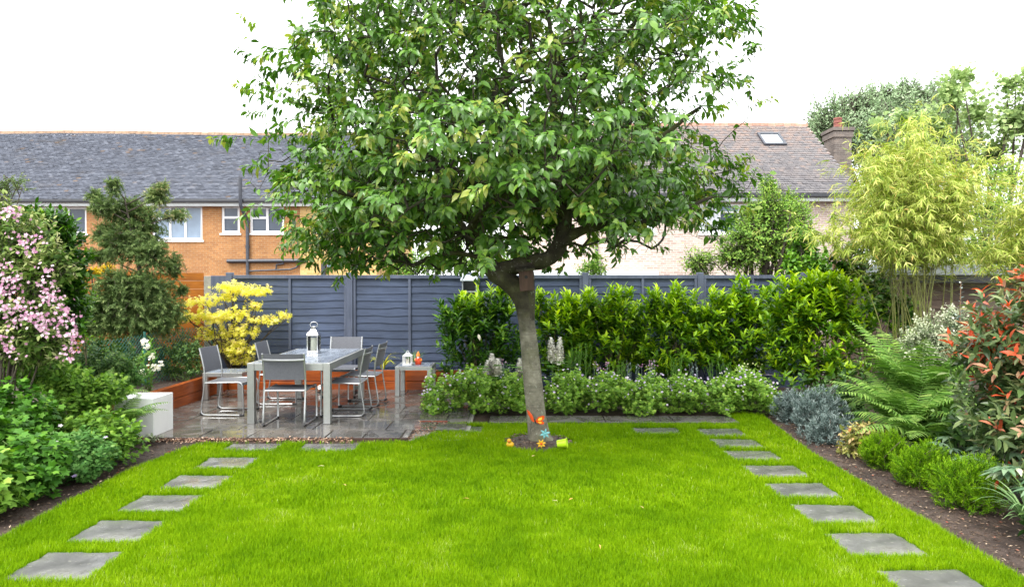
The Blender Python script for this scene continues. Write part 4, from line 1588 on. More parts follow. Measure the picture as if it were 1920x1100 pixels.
# ground spotlights before the raised bed
for (px, lb) in ((600, 'small steel ground spotlight seen between the near table legs'), (667, 'small steel ground spotlight seen behind the tucked-in chairs')):
    y = 10.75
    x = PX(px, y)
    sp_ = thing('spotlight', lb, 'garden light', (x, y, ZP), 'ground spotlights before the raised bed')
    m = MB().lathe([(.025, -.03), (.034, .0), (.036, .03), (.030, .031), (.028, .018), (0, .016)], (0, 0, 0), 18)
    m.xf(Matrix.Translation((x, y, ZP + .07)) @ Matrix.Rotation(math.radians(-60), 4, 'X') @ Matrix.Rotation(0, 4, 'Z') @ Matrix.Rotation(math.radians(120), 4, 'X'))
    m.build('lamp_head', M['alu'], sp_, smooth=True)
    MB().tube([(x, y, ZP), (x, y + .01, ZP + .06)], .012, 8).lathe([(.05, 0), (.05, .012), (.0, .014)], (x, y, ZP), 14).build('stand', M['rubber'], sp_, smooth=True)

# white planter
xa, xb, ya, yb, zt = -4.44, -4.0, 7.60, 8.04, .44
pl = thing('planter', 'square white planter box at the patio edge beside the ferns', 'planter', ((xa + xb) / 2, (ya + yb) / 2, 0))
t_ = .025
m = MB().box(xa, xb, ya, ya + t_, -.01, zt).box(xa, xb, yb - t_, yb, -.01, zt).box(xa, xa + t_, ya + t_, yb - t_, -.01, zt).box(xb - t_, xb, ya + t_, yb - t_, -.01, zt)
m.build('shell', M['planter'], pl, bevel=.003)
MB().box(xa + t_ + .001, xb - t_ - .001, ya + t_ + .001, yb - t_ - .001, -.01, zt - .10).build('inner_floor', M['planter'], pl)

# ------------------------------------------------------------------ ornaments round the tree
bx, by, bz = .245, 7.22, .265
bu = thing('butterfly_ornament', 'orange metal butterfly ornament on the cherry trunk', 'ornament', (bx, by, bz))
def wing(pts, c, th=.004):
    m = MB()
    n = len(pts)
    vs = [(p[0], p[1] - th, p[2]) for p in pts] + [(p[0], p[1] + th, p[2]) for p in pts]
    m.add(vs, [tuple(range(n)), tuple(range(2 * n - 1, n - 1, -1))] + [(i, n + i, n + (i + 1) % n, (i + 1) % n) for i in range(n)])
    return m
wing([(bx, by, bz), (bx + .035, by - .02, bz + .05), (bx + .09, by - .035, bz + .075), (bx + .115, by - .04, bz + .07), (bx + .11, by - .04, bz + .035), (bx + .085, by - .03, bz + .008), (bx + .112, by - .035, bz - .012), (bx + .10, by - .03, bz - .035), (bx + .06, by - .02, bz - .035), (bx + .02, by - .01, bz - .018)], 0).build('wing', M['butter_orange'], bu)
wing([(bx - .005, by, bz), (bx - .03, by + .03, bz + .06), (bx - .065, by + .06, bz + .105), (bx - .10, by + .085, bz + .125), (bx - .085, by + .075, bz + .07), (bx - .06, by + .055, bz + .03), (bx - .045, by + .04, bz - .0), (bx - .02, by + .015, bz - .015)], 0).build('wing', M['butter_orange'], bu)
wing([(bx + .03, by - .028, bz + .018), (bx + .05, by - .034, bz + .045), (bx + .085, by - .042, bz + .055), (bx + .08, by - .040, bz + .025), (bx + .055, by - .034, bz + .012)], 0, .003).build('wing_patch', M['butter_yellow'], bu)
wing([(bx + .03, by - .024, bz - .004), (bx + .07, by - .034, bz - .002), (bx + .085, by - .036, bz - .016), (bx + .06, by - .03, bz - .024)], 0, .003).build('wing_patch', M['butter_yellow'], bu)
MB().tube([(bx - .012, by - .012, bz + .03), (bx, by - .012, bz), (bx + .008, by - .008, bz - .03)], [.006, .009, .005], 8).build('body', M['rubber'], bu, smooth=True)
MB().tube([(bx, by, bz - .01), (bx + .02, by + .05, bz - .03), (bx + .03, by + .09, bz - .05)], .003, 6).build('pin', M['pipe'], bu)


bu.scale = (.86, .86, .86)


def metal_flower(name, label, c, r, n, mat, cmat, stem_to, tilt=-.35):
    t = thing(name, label, 'ornament', (c[0], c[1], 0))
    fb = FB()
    q = np.arange(n) * TAU / n + .3
    d = np.stack([np.cos(q), np.full(n, -.25), np.sin(q)], 1)
    fb.leaves(np.tile(c, (n, 1)), d, np.tile([0, -1, .3], (n, 1)), r, r * .42, .5, 'leaf')
    o = fb.build('flower_head', mat, t)
    s = o.modifiers.new('thickness', 'SOLIDIFY'); s.thickness = .003
    MB().ball((c[0], c[1] - .012, c[2]), (.012, .008, .012)).build('flower_centre', cmat, o, smooth=True)
    MB().tube([(c[0], c[1], c[2]), ((c[0] + stem_to[0]) / 2 + .01, c[1], c[2] * .5), (stem_to[0], stem_to[1], -.02)], .0035, 6).build('stem', M['pipe'], t)


metal_flower('flower_ornament', 'pale aqua metal flower on a short stem at the foot of the cherry', (.345, 7.14, .15), .055, 6, M['aqua'], M['aqua'], (.33, 7.14))
metal_flower('flower_ornament', 'yellow metal flower low in the soil at the foot of the cherry', (.305, 7.09, .055), .05, 7, M['yellow_enamel'], M['butter_orange'], (.30, 7.1))
dk = thing('toy_duck', 'small yellow toy duck lying in the soil ring under the cherry', 'toy', (-.02, 7.17, 0))
MB().ball((-.02, 7.17, .028), (.042, .03, .034), 12, 8).build('body', M['yellow_enamel'], dk, smooth=True)
MB().ball((-.03, 7.15, .072), .023, 12, 8).build('head', M['yellow_enamel'], dk, smooth=True)
MB().lathe([(.009, 0), (.004, .018), (0, .02)], (0, 0, 0), 8).xf(Matrix.Translation((-.033, 7.13, .07)) @ Matrix.Rotation(math.radians(90), 4, 'X')).build('beak', M['butter_orange'], dk)
cu = thing('plastic_cup', 'lime green plastic cup tipped over in the soil ring under the cherry', 'cup', (.52, 7.14, .03))
Mx = Matrix.Translation((.475, 7.13, .045)) @ Matrix.Rotation(math.radians(82), 4, 'Y') @ Matrix.Rotation(.2, 4, 'X')
MB().lathe([(.038, 0), (.048, .10), (.051, .103), (.046, .103), (.036, .004), (0, .004)], (0, 0, 0), 20).xf(Mx).build('cup_body', M['lime'], cu, smooth=True)
MB().tube([(.0515 * math.cos(q), .0515 * math.sin(q), .102) for q in [i * TAU / 24 for i in range(24)]], .003, 6, closed=True).xf(Mx).build('rim', M['lime'], cu, smooth=True)
# ------------------------------------------------------------------ the cherry tree
TY = 7.42
def T(px, py, dy=0.0):
    v = P(px, py, TY)
    return (v.x, TY + dy, v.z)


def smooth_path(pts, rad, sub=5):
    """Catmull-Rom through points and radii"""
    p = [np.array(q, float) for q in pts]
    p = [2 * p[0] - p[1]] + p + [2 * p[-1] - p[-2]]
    r = [rad[0]] + list(rad) + [rad[-1]]
    op, orr = [], []
    for i in range(1, len(p) - 2):
        for k in range(sub):
            t = k / sub
            q = .5 * ((2 * p[i]) + (p[i + 1] - p[i - 1]) * t + (2 * p[i - 1] - 5 * p[i] + 4 * p[i + 1] - p[i + 2]) * t * t + (3 * p[i] - p[i - 1] - 3 * p[i + 1] + p[i + 2]) * t ** 3)
            op.append(tuple(q)); orr.append(r[i] + (r[i + 1] - r[i]) * t)
    op.append(tuple(p[-2])); orr.append(rad[-1])
    return op, orr


ct = thing('cherry_tree', 'big leafy cherry tree with a leaning ringed trunk in the lawn', 'tree', (.28, TY, 0))
trunk_pts = [T(1014, 836), T(1011, 818), T(1006, 780), T(1000, 720), T(992, 650), T(986, 600), T(979, 565), T(962, 535), (T(935, 512))]
trunk_rad = [.185, .130, .108, .099, .092, .090, .097, .107, .106]
pp, rr = smooth_path(trunk_pts, trunk_rad, 7)
rngt = np.random.default_rng(77)
m = MB()
m.tube(pp, rr, 22)
# irregular girth
m.v = [tuple(np.array(v) + .006 * np.array([math.sin(v[2] * 9 + v[0] * 40), math.cos(v[2] * 7 + v[1] * 38), 0])) for v in m.v]
trunk_o = m.build('trunk', M['cherry_bark'], ct, smooth=True)

limbs = [([T(958, 533), T(930, 512), T(910, 488, .02), T(900, 455, .0), T(885, 410, -.1), T(850, 350, -.3), T(800, 280, -.6)], [.10, .105, .085, .068, .055, .04, .022]),
         ([T(925, 515), T(955, 503, -.02), T(990, 495, -.03), T(1030, 483, -.05), T(1052, 452, -.05), T(1060, 405, 0), T(1050, 340, .1), T(1040, 240, .2), T(1040, 120, .2), T(1030, 10, .2)], [.10, .092, .088, .086, .082, .072, .06, .048, .034, .02]),
         ([T(1050, 455, -.05), T(1085, 435, -.1), T(1130, 425, -.2), T(1190, 424, -.3), T(1250, 405, -.4), T(1310, 380, -.5)], [.066, .055, .045, .036, .026, .015]),
         ([T(1060, 410), T(1030, 365, -.2), T(985, 320, -.45), T(940, 260, -.7), T(900, 190, -.9)], [.055, .046, .038, .028, .018]),
         ([T(900, 458), T(860, 430, .25), T(800, 400, .5), T(720, 370, .7), T(640, 340, .9), T(570, 300, 1.0)], [.055, .045, .038, .03, .022, .013]),
         ([T(888, 415, -.1), T(840, 405, -.4), T(770, 400, -.8), T(700, 390, -1.1), T(620, 370, -1.4)], [.045, .036, .03, .022, .012]),
         ([T(1058, 400), T(1090, 350, .3), T(1150, 290, .6), T(1220, 220, .9), T(1280, 140, 1.1)], [.055, .044, .036, .026, .015]),
         ([T(1054, 380), T(1100, 350, -.4), T(1180, 310, -.9), T(1250, 260, -1.3)], [.05, .04, .028, .015]),
         ([T(1046, 300, .1), T(990, 240, .5), T(930, 150, 1.0), T(880, 60, 1.3)], [.045, .036, .026, .015]),
         ([T(1040, 200, .2), T(1120, 120, 0), T(1200, 40, -.2), T(1280, -60, -.3)], [.04, .03, .024, .012]),
         ([T(848, 350, -.3), T(760, 250, -.1), T(690, 150, .1), T(640, 50, .2)], [.035, .03, .022, .012]),
         ([T(895, 440), T(905, 350, .5), T(860, 230, .8), T(790, 100, 1.0), T(740, -40, 1.1)], [.05, .042, .034, .026, .012]),
         ([T(1050, 430, 0), T(1060, 395, .5), T(1100, 365, 1.1), T(1160, 340, 1.7), T(1200, 310, 2.1)], [.05, .042, .034, .024, .012])]
nodes, par, fixr = [], [], []
m = MB()
for pts, rad in limbs:
    pp, rr = smooth_path(pts, rad, 5)
    m.tube(pp, rr, 12)
    prev = -1
    for q, r in zip(pp, rr):
        nodes.append(q); par.append(prev); fixr.append(r); prev = len(nodes) - 1
m.v = [tuple(np.array(v) + .005 * np.array([math.sin(v[2] * 23 + v[0] * 31), math.cos(v[0] * 27 + v[1] * 38), math.sin(v[0] * 33)])) for v in m.v]
m.tube([T(988, 600), T(989, 560, .02), T(990, 515, .03), T(988, 498, .02)], [.085, .085, .07, .06], 12)
m.build('limb', M['limb_bark'], ct, smooth=True)

NF = len(nodes)
nodes = np.array(nodes + [(0, 0, 0)] * 60000, float)
par = np.array(par + [-1] * 60000)
cnt = NF
start = np.array(T(990, 480))

# crown volume: rows of half widths in photo rows at the trunk's depth
rows_px = np.array([-220, -120, -40, 40, 120, 200, 260, 320, 380, 430, 470, 510])
left_px = np.array([700, 580, 520, 495, 470, 455, 462, 495, 515, 560, 595, 700])
right_px = np.array([1230, 1330, 1385, 1420, 1440, 1430, 1410, 1390, 1320, 1250, 1180, 1000])


def crown_points(n, rg, fill):
    out = []
    while len(out) < n:
        py = rg.uniform(-220, 505) if rg.random() < .72 else rg.uniform(300, 500)
        l, r = np.interp(py, rows_px, left_px), np.interp(py, rows_px, right_px)
        a = rg.uniform(0, TAU)
        rad = (1 - fill * rg.random() ** 1.5)
        hw = (r - l) / 2 / F * TY * (.86 if py < 280 else .93)
        cxp = (l + r) / 2
        bump = 1 + .10 * math.sin(3 * a + py * .021) + .07 * math.sin(7 * a + py * .05) + .05 * math.sin(11 * a - py * .09)
        x = (cxp - 960) / F * TY + hw * rad * math.cos(a) * bump * .97
        y = TY + min(hw, 2.75) * rad * math.sin(a) * bump * .9
        z = H - (py - HY) / F * TY
        # the underside rises towards the trunk
        rr = math.hypot(x - .0, y - TY)
        if z < 2.05 and rr < .8:
            continue
        if y < TY and z < 2.45 and -.08 < x * TY / y < .68:
            continue
        if z < 2.75 - .28 * rr and rr < 1.5 and rg.random() < .75:
            continue
        if rg.random() < .15 * max(0., min(1., (z - 3.2) / 1.2)):
            continue
        out.append((x, y, z))
    return np.array(out)


rgc = np.random.default_rng(5)
main = crown_points(170, rgc, .75)
cc = crown_points(680, rgc, .6)
co = norm(cc - np.array([[0, TY, 2.6]]))
cl_ = np.repeat(cc, 10, 0) + rgc.normal(0, 1, (6800, 3)) * np.array([[.19, .19, .075]])
rel = cl_ - np.repeat(cc, 10, 0)
cl_[:, 2] -= .35 * (rel * np.repeat(co, 10, 0) * [1, 1, 0]).sum(1)          # each clump hangs down on its outer side
tw = np.concatenate([cl_, crown_points(1500, rgc, .95)])
extra = np.array([T(412, 268, -.2), T(440, 275, -.2), T(452, 30, 0), T(470, 55, 0), T(1395, 20, 0), T(1400, 65, .1), T(1415, 118, 0), T(1405, 150, 0), T(1400, 225, 0), T(1350, 375, -.3), T(1240, 472, -.3), T(1215, 468, -.2), T(1190, 455, -.2), T(1290, 420, -.4),
                  T(575, 470, -.3), T(600, 490, -.3), T(560, 460, -.3), T(645, 495, -.5), T(690, 505, -.4), T(740, 505, .2), T(780, 500, -.3), T(1140, 470, -.2), T(1090, 475, .2), T(1120, 480, .2), T(480, 215, 0), T(455, 195, 0), T(470, 160, 0), T(490, 350, -.3), T(505, 365, -.3)])
main = np.concatenate([main, extra])


def grow(targets, step, curve, bias, store):
    global cnt
    order = np.argsort(np.linalg.norm(targets - start, axis=1))
    for k in order:
        t = targets[k]
        nd = nodes[:cnt]
        dv = t - nd
        d = np.sqrt((dv ** 2).sum(1))
        cost = d + bias * np.maximum(0, nd[:, 2] - t[2]) + .15 * np.linalg.norm(nd - start, axis=1)
        i = int(np.argmin(cost))
        p0 = nodes[i].copy()
        L = d[i]
        ns = max(1, int(L / step))
        prev = i
        o = rgc.normal(0, .07, 3) * L
        o[2] += curve * L
        for s in range(1, ns + 1):
            q = s / ns
            p = p0 + (t - p0) * q + o * math.sin(PI * q)
            nodes[cnt] = p
            par[cnt] = prev
            prev = cnt
            cnt += 1
        store.append(prev)


ends = []
grow(main, .14, .10, .35, ends)
twig_ends = []
grow(tw, .12, .04, .25, twig_ends)
N = cnt
nodes, par = nodes[:N], par[:N]
wgt = np.zeros(N)
haskid = np.zeros(N, bool)
for i in range(N - 1, NF - 1, -1):
    if not haskid[i]:
        wgt[i] = 1
    wgt[par[i]] += wgt[i]
    haskid[par[i]] = True
rad = .0026 * np.maximum(wgt, 1) ** .47
seg = np.arange(NF, N)
fb = FB()
pr = par[seg]
rp = np.minimum(rad[pr], rad[seg] * 1.25)
rp = np.where(pr < NF, rad[seg] * 1.2, rp)
fb.sticks(nodes[pr], nodes[seg], rp, rad[seg], 5, .5)
fb.build('branch', M['limb_bark'], ct)

# leaves hang in fans from every twig end, fewer along the twig
tips = np.array([i for i in seg if not haskid[i]])
tp = nodes[tips]
ax = norm(nodes[tips] - nodes[par[tips]] + np.array([[0, 0, 1e-4]]))
out = norm(tp - np.array([[0, TY, 2.9]]))
ax = norm(ax * .8 + out * .7 + np.array([[0, 0, -.25]]) + rgc.normal(0, .2, ax.shape))
fb = FB()
n = len(tp)
young = (rgc.random(n) < .16)
face = np.where(rgc.random(n) < .5, 1, 1)


def hang(pos, axd, k, slen, rg, Lm, off):
    u, w = frame_of(axd)
    n = len(pos)
    ph = rg.random(n) * TAU
    for i in range(k):
        t = (i + rg.random(n)) / k
        phi = ph + i * 2.4 + rg.normal(0, .35, n)
        rv = u * np.cos(phi)[:, None] + w * np.sin(phi)[:, None]
        d = axd * (.35 + .4 * t)[:, None] + rv * .75
        d[:, 2] = d[:, 2] * .55 - rg.uniform(.05, .8, n)
        d = norm(d)
        p = pos - axd * (slen * (1 - t))[:, None] + rv * .012
        ow = norm(pos - np.array([[0, TY, 2.4]]))
        nr = np.stack([d[:, 0], d[:, 1], np.zeros(n)], 1) * .4 + ow * .75 + np.array([[0, 0, .65]]) + rg.normal(0, .3, (n, 3))
        L = Lm * (.55 + .65 * rg.random(n)) * (1 - .22 * t)
        tint = .40 + rg.normal(0, .17, n) + off + .12 * t
        tint = np.where(off > .28, tint + .12 * t, tint)
        tint = np.where(rg.random(n) < .985, np.minimum(tint, .9), tint)
        fb.leaves(p, d, nr, L, L * (.50 + .12 * rg.random(n)), tint, 'hang')


hang(tp, ax, 17, .22, rgc, .106, np.where(young, .30, rgc.normal(0, .13, n)))
# leaves along the finer branches
fine = np.array([i for i in seg if haskid[i] and wgt[i] <= 5])
sel = fine[rgc.random(len(fine)) < .55]
ax2 = norm(nodes[sel] - nodes[par[sel]] + np.array([[0, 0, 1e-4]]))
hang(nodes[sel], ax2, 3, .12, rgc, .11, np.full(len(sel), -.05))
fb.build('crown', M['cherry'], ct)
print('cherry', N, 'nodes', n, 'tips')

# nest box on the trunk
nb = thing('nest_box', 'brown wooden nest box fixed in the fork of the cherry', 'nest box', T(986, 525, -.16))
c = Vector(T(986, 525, -.20))
R = Matrix.Translation(c) @ Matrix.Rotation(-.08, 4, 'Y')
MB().box(-.075, .075, -.065, .065, -.115, .10).xf(R).build('box', M['nestbox'], nb, bevel=.004)
MB().add([(-.10, -.105, .095), (.10, -.105, .095), (.10, .075, .135), (-.10, .075, .135), (-.10, -.105, .113), (.10, -.105, .113), (.10, .075, .153), (-.10, .075, .153)],
         [(0, 3, 2, 1), (4, 5, 6, 7), (0, 1, 5, 4), (1, 2, 6, 5), (3, 0, 4, 7), (2, 3, 7, 6)]).xf(R).build('lid', M['limb_bark'], nb)
MB().lathe([(.018, 0), (.018, .004), (0, .004)], (0, 0, 0), 14).xf(R @ Matrix.Translation((0, -.066, .03)) @ Matrix.Rotation(PI / 2, 4, 'X')).build('entrance_hole', M['rubber'], nb)
# ------------------------------------------------------------------ plants
st, tw_ = M['stem'], M['twig']


def dots(name, mat, parent, pos, rg, r=.012, n=5, up=(0, -.5, .8), tint=None):
    """small open flowers"""
    fb = FB()
    k = len(pos)
    d = norm(rg.normal(0, 1, (k, 3)))
    nr = norm(np.array([up]) + rg.normal(0, .5, (k, 3)))
    d = norm(d - nr * (d * nr).sum(1)[:, None])
    s = np.cross(nr, d)
    tt = rg.random(k) if tint is None else tint
    rr = r * (.75 + .5 * rg.random(k))
    for i in range(n):
        q = TAU * i / n
        fb.leaves(pos, d * math.cos(q) + s * math.sin(q) + nr * .25, nr, rr, rr * .8, tt, 'diamond')
    return fb.build(name, mat, parent)


# --- laurel hedge along the fence, five bushes and the big corner one
laur = [([(872, 640, 54, 75), (880, 598, 40, 42), (915, 610, 40, 60), (845, 600, 32, 44), (868, 568, 20, 18), (950, 630, 34, 60), (935, 580, 26, 40)], 'dark lower laurel bush nearest the patio side table, one orange leaf in it', 10.95, 430),
        ([(1038, 645, 50, 64), (1040, 588, 34, 36), (1075, 596, 22, 36), (1012, 575, 16, 26), (1088, 630, 30, 56)], 'young laurel bush just behind the cherry trunk', 11.05, 320),
        ([(1135, 645, 62, 66), (1132, 588, 40, 38), (1168, 582, 24, 38), (1108, 572, 16, 24), (1148, 558, 15, 20), (1196, 632, 30, 58)], 'laurel bush rising above the tall green aster stems', 11.05, 420),
        ([(1262, 645, 70, 68), (1252, 592, 46, 38), (1226, 568, 17, 28), (1298, 580, 26, 32), (1268, 556, 15, 20), (1326, 630, 30, 60)], 'laurel bush in the middle of the hedge with yellowed leaves', 11.05, 480),
        ([(1385, 645, 66, 68), (1378, 590, 46, 38), (1392, 550, 19, 28), (1348, 574, 22, 28), (1435, 585, 26, 44)], 'tallest laurel bush of the hedge, its shoots above the fence top', 10.95, 470),
        ([(1545, 640, 100, 85), (1530, 580, 75, 55), (1490, 570, 44, 50), (1590, 575, 46, 46), (1540, 550, 50, 30), (1475, 620, 42, 60)], 'broad bright laurel bush in the corner by the bamboo', 9.9, 820)]
for i, (el, lb, y, n) in enumerate(laur):
    e = px_ells(el, y, .75, .12, i)
    base = (sum(q[0] for q in e) / len(e), y, 0)
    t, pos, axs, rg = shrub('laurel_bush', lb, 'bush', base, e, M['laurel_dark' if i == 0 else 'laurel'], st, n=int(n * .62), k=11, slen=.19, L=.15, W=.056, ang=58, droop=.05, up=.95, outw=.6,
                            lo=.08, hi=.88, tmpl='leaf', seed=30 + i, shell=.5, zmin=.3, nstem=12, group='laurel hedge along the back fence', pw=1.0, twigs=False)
    # leaders that stand out of the top
    fb = FB()
    zt = max(q[2] + q[5] for q in e)
    k = 20 if i < 5 else 50
    ii = rg.integers(len(e), size=k)
    ea = np.array(e)[ii]
    tips = ea[:, :3] + np.stack([rg.uniform(-.7, .7, k) * ea[:, 3], rg.uniform(-.6, .6, k) * ea[:, 4], ea[:, 5] * rg.uniform(.85, 1.25, k)], 1)
    ax = norm(np.stack([rg.normal(0, .2, k), rg.normal(0, .2, k), np.ones(k)], 1))
    shoots(fb, tips, ax, rg, 14, .28, .145, .052, 54, -.05, .4, .95, 'leaf')
    fb.build('leading_shoots' if False else 'shoot_foliage', M['laurel'], t)
    if i == 0:
        p = P(897, 626, 10.5)
        f2 = FB().leaves([p], [(.2, -.3, -.8)], [(0, -1, .2)], .10, .05, .95, 'leaf')
        f2.build('turned_leaf', M['petal_fall'], t)

# --- geranium bank before the hedge
bank = [([(838, 735, 48, 42), (815, 755, 26, 26), (870, 720, 34, 30)], 'flowering geranium clump spilling onto the patio by the side table'),
        ([(915, 745, 46, 34), (900, 715, 34, 24)], 'flowering geranium clump under the three white lupin spikes'),
        ([(975, 745, 34, 36), (960, 725, 30, 26)], 'flowering geranium clump directly behind the cherry trunk'),
        ([(1055, 745, 40, 38), (1075, 722, 32, 26)], 'flowering geranium clump under the tall aster stems, beside the trunk'),
        ([(1125, 748, 44, 34), (1145, 725, 34, 26)], 'flowering geranium clump before the first silver campion'),
        ([(1200, 748, 44, 34), (1215, 725, 34, 24)], 'flowering geranium clump before the second silver campion'),
        ([(1275, 748, 44, 34), (1290, 728, 34, 24)], 'flowering geranium clump with a few reddened leaves'),
        ([(1350, 748, 46, 36), (1365, 728, 36, 24)], 'flowering geranium clump at the end of the paved strip'),
        ([(1418, 742, 38, 36), (1405, 720, 30, 24)], 'flowering geranium clump beside the silver bushes')]
for i, (el, lb) in enumerate(bank):
    y = 9.32
    e = px_ells(el, y, 1.0, .1, 50 + i)
    e = [(a, b, c, d, .42, f) for a, b, c, d, _, f in e]
    base = (e[0][0], y, 0)
    t, pos, axs, rg = shrub('geranium_plant', lb, 'plant', base, e, M['geranium'], M['green_stem'], n=560, k=5, slen=.06, L=.052, W=.054, ang=66, droop=.08, up=.9, outw=.7,
                            lo=.35, hi=.98, tmpl='palm', seed=60 + i, shell=.45, zmin=.03, nstem=14, r0=.004, group='geranium bank before the hedge', tj=.22, twigs=False)
    k = rg.choice(len(pos), 85 if i != 2 else 60, replace=False)
    fp = pos[k] + axs[k] * .03 + np.array([[0, -.01, .025]])
    fp = fp[(fp[:, 2] > .2) | (rg.random(len(fp)) < .45)]
    dots('blossom', M['mauve'], t, fp, rg, .018)

# --- white lupins
def lupin(spikes, y, base, label, seed):
    rg = np.random.default_rng(seed)
    t = thing('lupin_plant', label, 'flower', base, 'white lupins before the hedge')
    for (px, py0, py1) in spikes:
        a, b = np.array(P(px, py1, y)), np.array(P(px, py0, y))
        yy = y + rg.normal(0, .06)
        a[1] = b[1] = yy
        b[0] += rg.normal(0, .01)
        n = 260
        q = rg.random(n)
        phi = rg.random(n) * TAU
        r = .05 * (1.08 - q) ** .6 + .008
        rv = np.stack([np.cos(phi), np.sin(phi), np.zeros(n)], 1)
        p = a + (b - a) * q[:, None] + rv * (r * .45)[:, None]
        fb = FB().leaves(p, rv + np.array([[0, 0, .5]]), rv + np.array([[0, 0, .8]]), r * 1.1, r * 1.0, q * .5 + rg.random(n) * .5, 'leaf')
        fb.sticks(np.array([a]), np.array([b]), .030, .008, 8, .6)
        fb.build('flower_spike', M['lupin'], t)
        sb = FB().sticks(np.array([(base[0] + rg.normal(0, .03), base[1], 0)]), np.array([a]), .006, .005, 6).sticks(np.array([a]), np.array([b]), .005, .002, 6)
        sb.build('stem', M['green_stem'], t)
    fb = FB()
    k = 26
    ang = rg.random(k) * TAU
    c = np.array(base) + np.stack([np.cos(ang) * rg.uniform(.05, .22, k), np.sin(ang) * .15, rg.uniform(.35, .62, k)], 1)
    for j in range(k):
        m_ = 9
        q = np.arange(m_) * TAU / m_
        d = np.stack([np.cos(q), np.sin(q), np.full(m_, .15)], 1)
        fb.leaves(np.tile(c[j], (m_, 1)), d, np.tile([0, -.3, 1.], (m_, 1)), .07, .018, .5 + rg.normal(0, .2, m_), 'diamond')
    fb.build('foliage', M['geranium_lime'], t)


lupin([(914, 676, 708), (923, 664, 706), (931, 672, 704)], 9.3, (PX(922, 9.3), 9.3, 0), 'white lupin with three spikes between side table and cherry trunk', 1)
lupin([(976, 672, 708), (981, 690, 712)], 9.3, (PX(977, 9.3), 9.3, 0), 'white lupin half hidden by the cherry trunk', 2)
lupin([(1037, 634, 682), (1048, 632, 684)], 9.85, (PX(1043, 9.85), 9.85, 0), 'white lupin with two tall spikes on the hedge side of the trunk', 3)


# --- upright stems between bank and hedge
def stems_plant(name, label, cx, y, top, w, ns, leafmat_, smat, seed, L=.07, W=.012, k=16, group=None, flower=None, ang=45, tint=(.2, .7)):
    rg = np.random.default_rng(seed)
    t = thing(name, label, 'plant', (cx, y, 0), group)
    fb, sb = FB(), FB()
    b = np.stack([cx + rg.normal(0, w * .45, ns), y + rg.normal(0, .08, ns), np.zeros(ns)], 1)
    tp = b + np.stack([rg.normal(0, w * .35, ns), rg.normal(0, .05, ns), top * rg.uniform(.78, 1.0, ns)], 1)
    sb.sticks(b, tp, .005, .002, 5)
    sb.build('stem', smat, t)
    shoots(fb, tp, tp - b, rg, k, top * .75, L, W, ang, 0, tint[0], tint[1], 'diamond')
    fb.build('foliage', leafmat_, t)
    if flower:
        dots('blossom', M[flower], t, np.repeat(tp, 4, 0) + rg.normal(0, .02, (ns * 4, 3)), rg, .012)
    return t


stems_plant('aster_plant', 'clump of tall thin green stems beside the two-spiked lupin', PX(1085, 10.1), 10.1, .86, .2, 22, M['geranium_lime'], M['green_stem'], 5, .085, .014, 20, 'tall green stems before the hedge')
stems_plant('aster_plant', 'short tuft of green stems between two silver campions', PX(1160, 10.0), 10.0, .62, .13, 13, M['geranium_lime'], M['green_stem'], 6, .075, .014, 16, 'tall green stems before the hedge')
stems_plant('aster_plant', 'leaning tuft of green stems under the yellowed laurel', PX(1268, 10.0), 10.0, .66, .16, 16, M['geranium_lime'], M['green_stem'], 7, .08, .014, 16, 'tall green stems before the hedge')
stems_plant('aster_plant', 'outermost tuft of green stems beside the cream flowers', PX(1355, 10.0), 10.0, .64, .16, 15, M['geranium_lime'], M['green_stem'], 8, .08, .014, 16, 'tall green stems before the hedge')
for j, (px, lb) in enumerate([(950, 'silver campion between the two lupins by the trunk'), (1128, 'silver campion beside the tall aster stems'), (1190, 'silver campion in the middle of the bank'), (1222, 'silver campion under the gap in the hedge'), (1305, 'silver campion before the tallest laurel'), (938, 'thin silver campion touching the three-spiked lupin')]):
    stems_plant('silver_campion_plant', lb, PX(px, 9.85), 9.85, .62, .09, 8, M['silver'], M['silver'], 20 + j, .05, .014, 12, 'silver campions in the bank', 'pink' if j % 2 else None, tint=(.3, .9))
stems_plant('hydrangea_plant', 'cream flowered plant at the end of the hedge', PX(1395, 9.9), 9.9, .58, .2, 12, M['geranium'], M['green_stem'], 31, .10, .06, 9, None, 'cream', 65)

# --- silver bushes at the lawn's corner
for j, (el, y, lb) in enumerate([([(1490, 772, 38, 40), (1478, 750, 24, 20)], 8.6, 'silver-grey bush against the geranium bank'), ([(1530, 775, 46, 44), (1545, 750, 34, 26), (1575, 775, 24, 34)], 8.1, 'largest silver-grey bush under the fern'), ([(1548, 818, 46, 34), (1562, 800, 38, 32), (1590, 815, 26, 26)], 7.45, 'low silver-grey bush lapping over the soil edge')]):
    e = px_ells(el, y, .9, .08, j)
    shrub('lavender_bush', lb, 'bush', (e[0][0], y, 0), e, M['silver'], tw_, n=420, k=14, slen=.11, L=.055, W=.011, ang=50, droop=0, up=.7, outw=.7, lo=.2, hi=.9, seed=80 + j, shell=.55, zmin=-.02, nstem=16, r0=.005, group='silver-grey bushes')

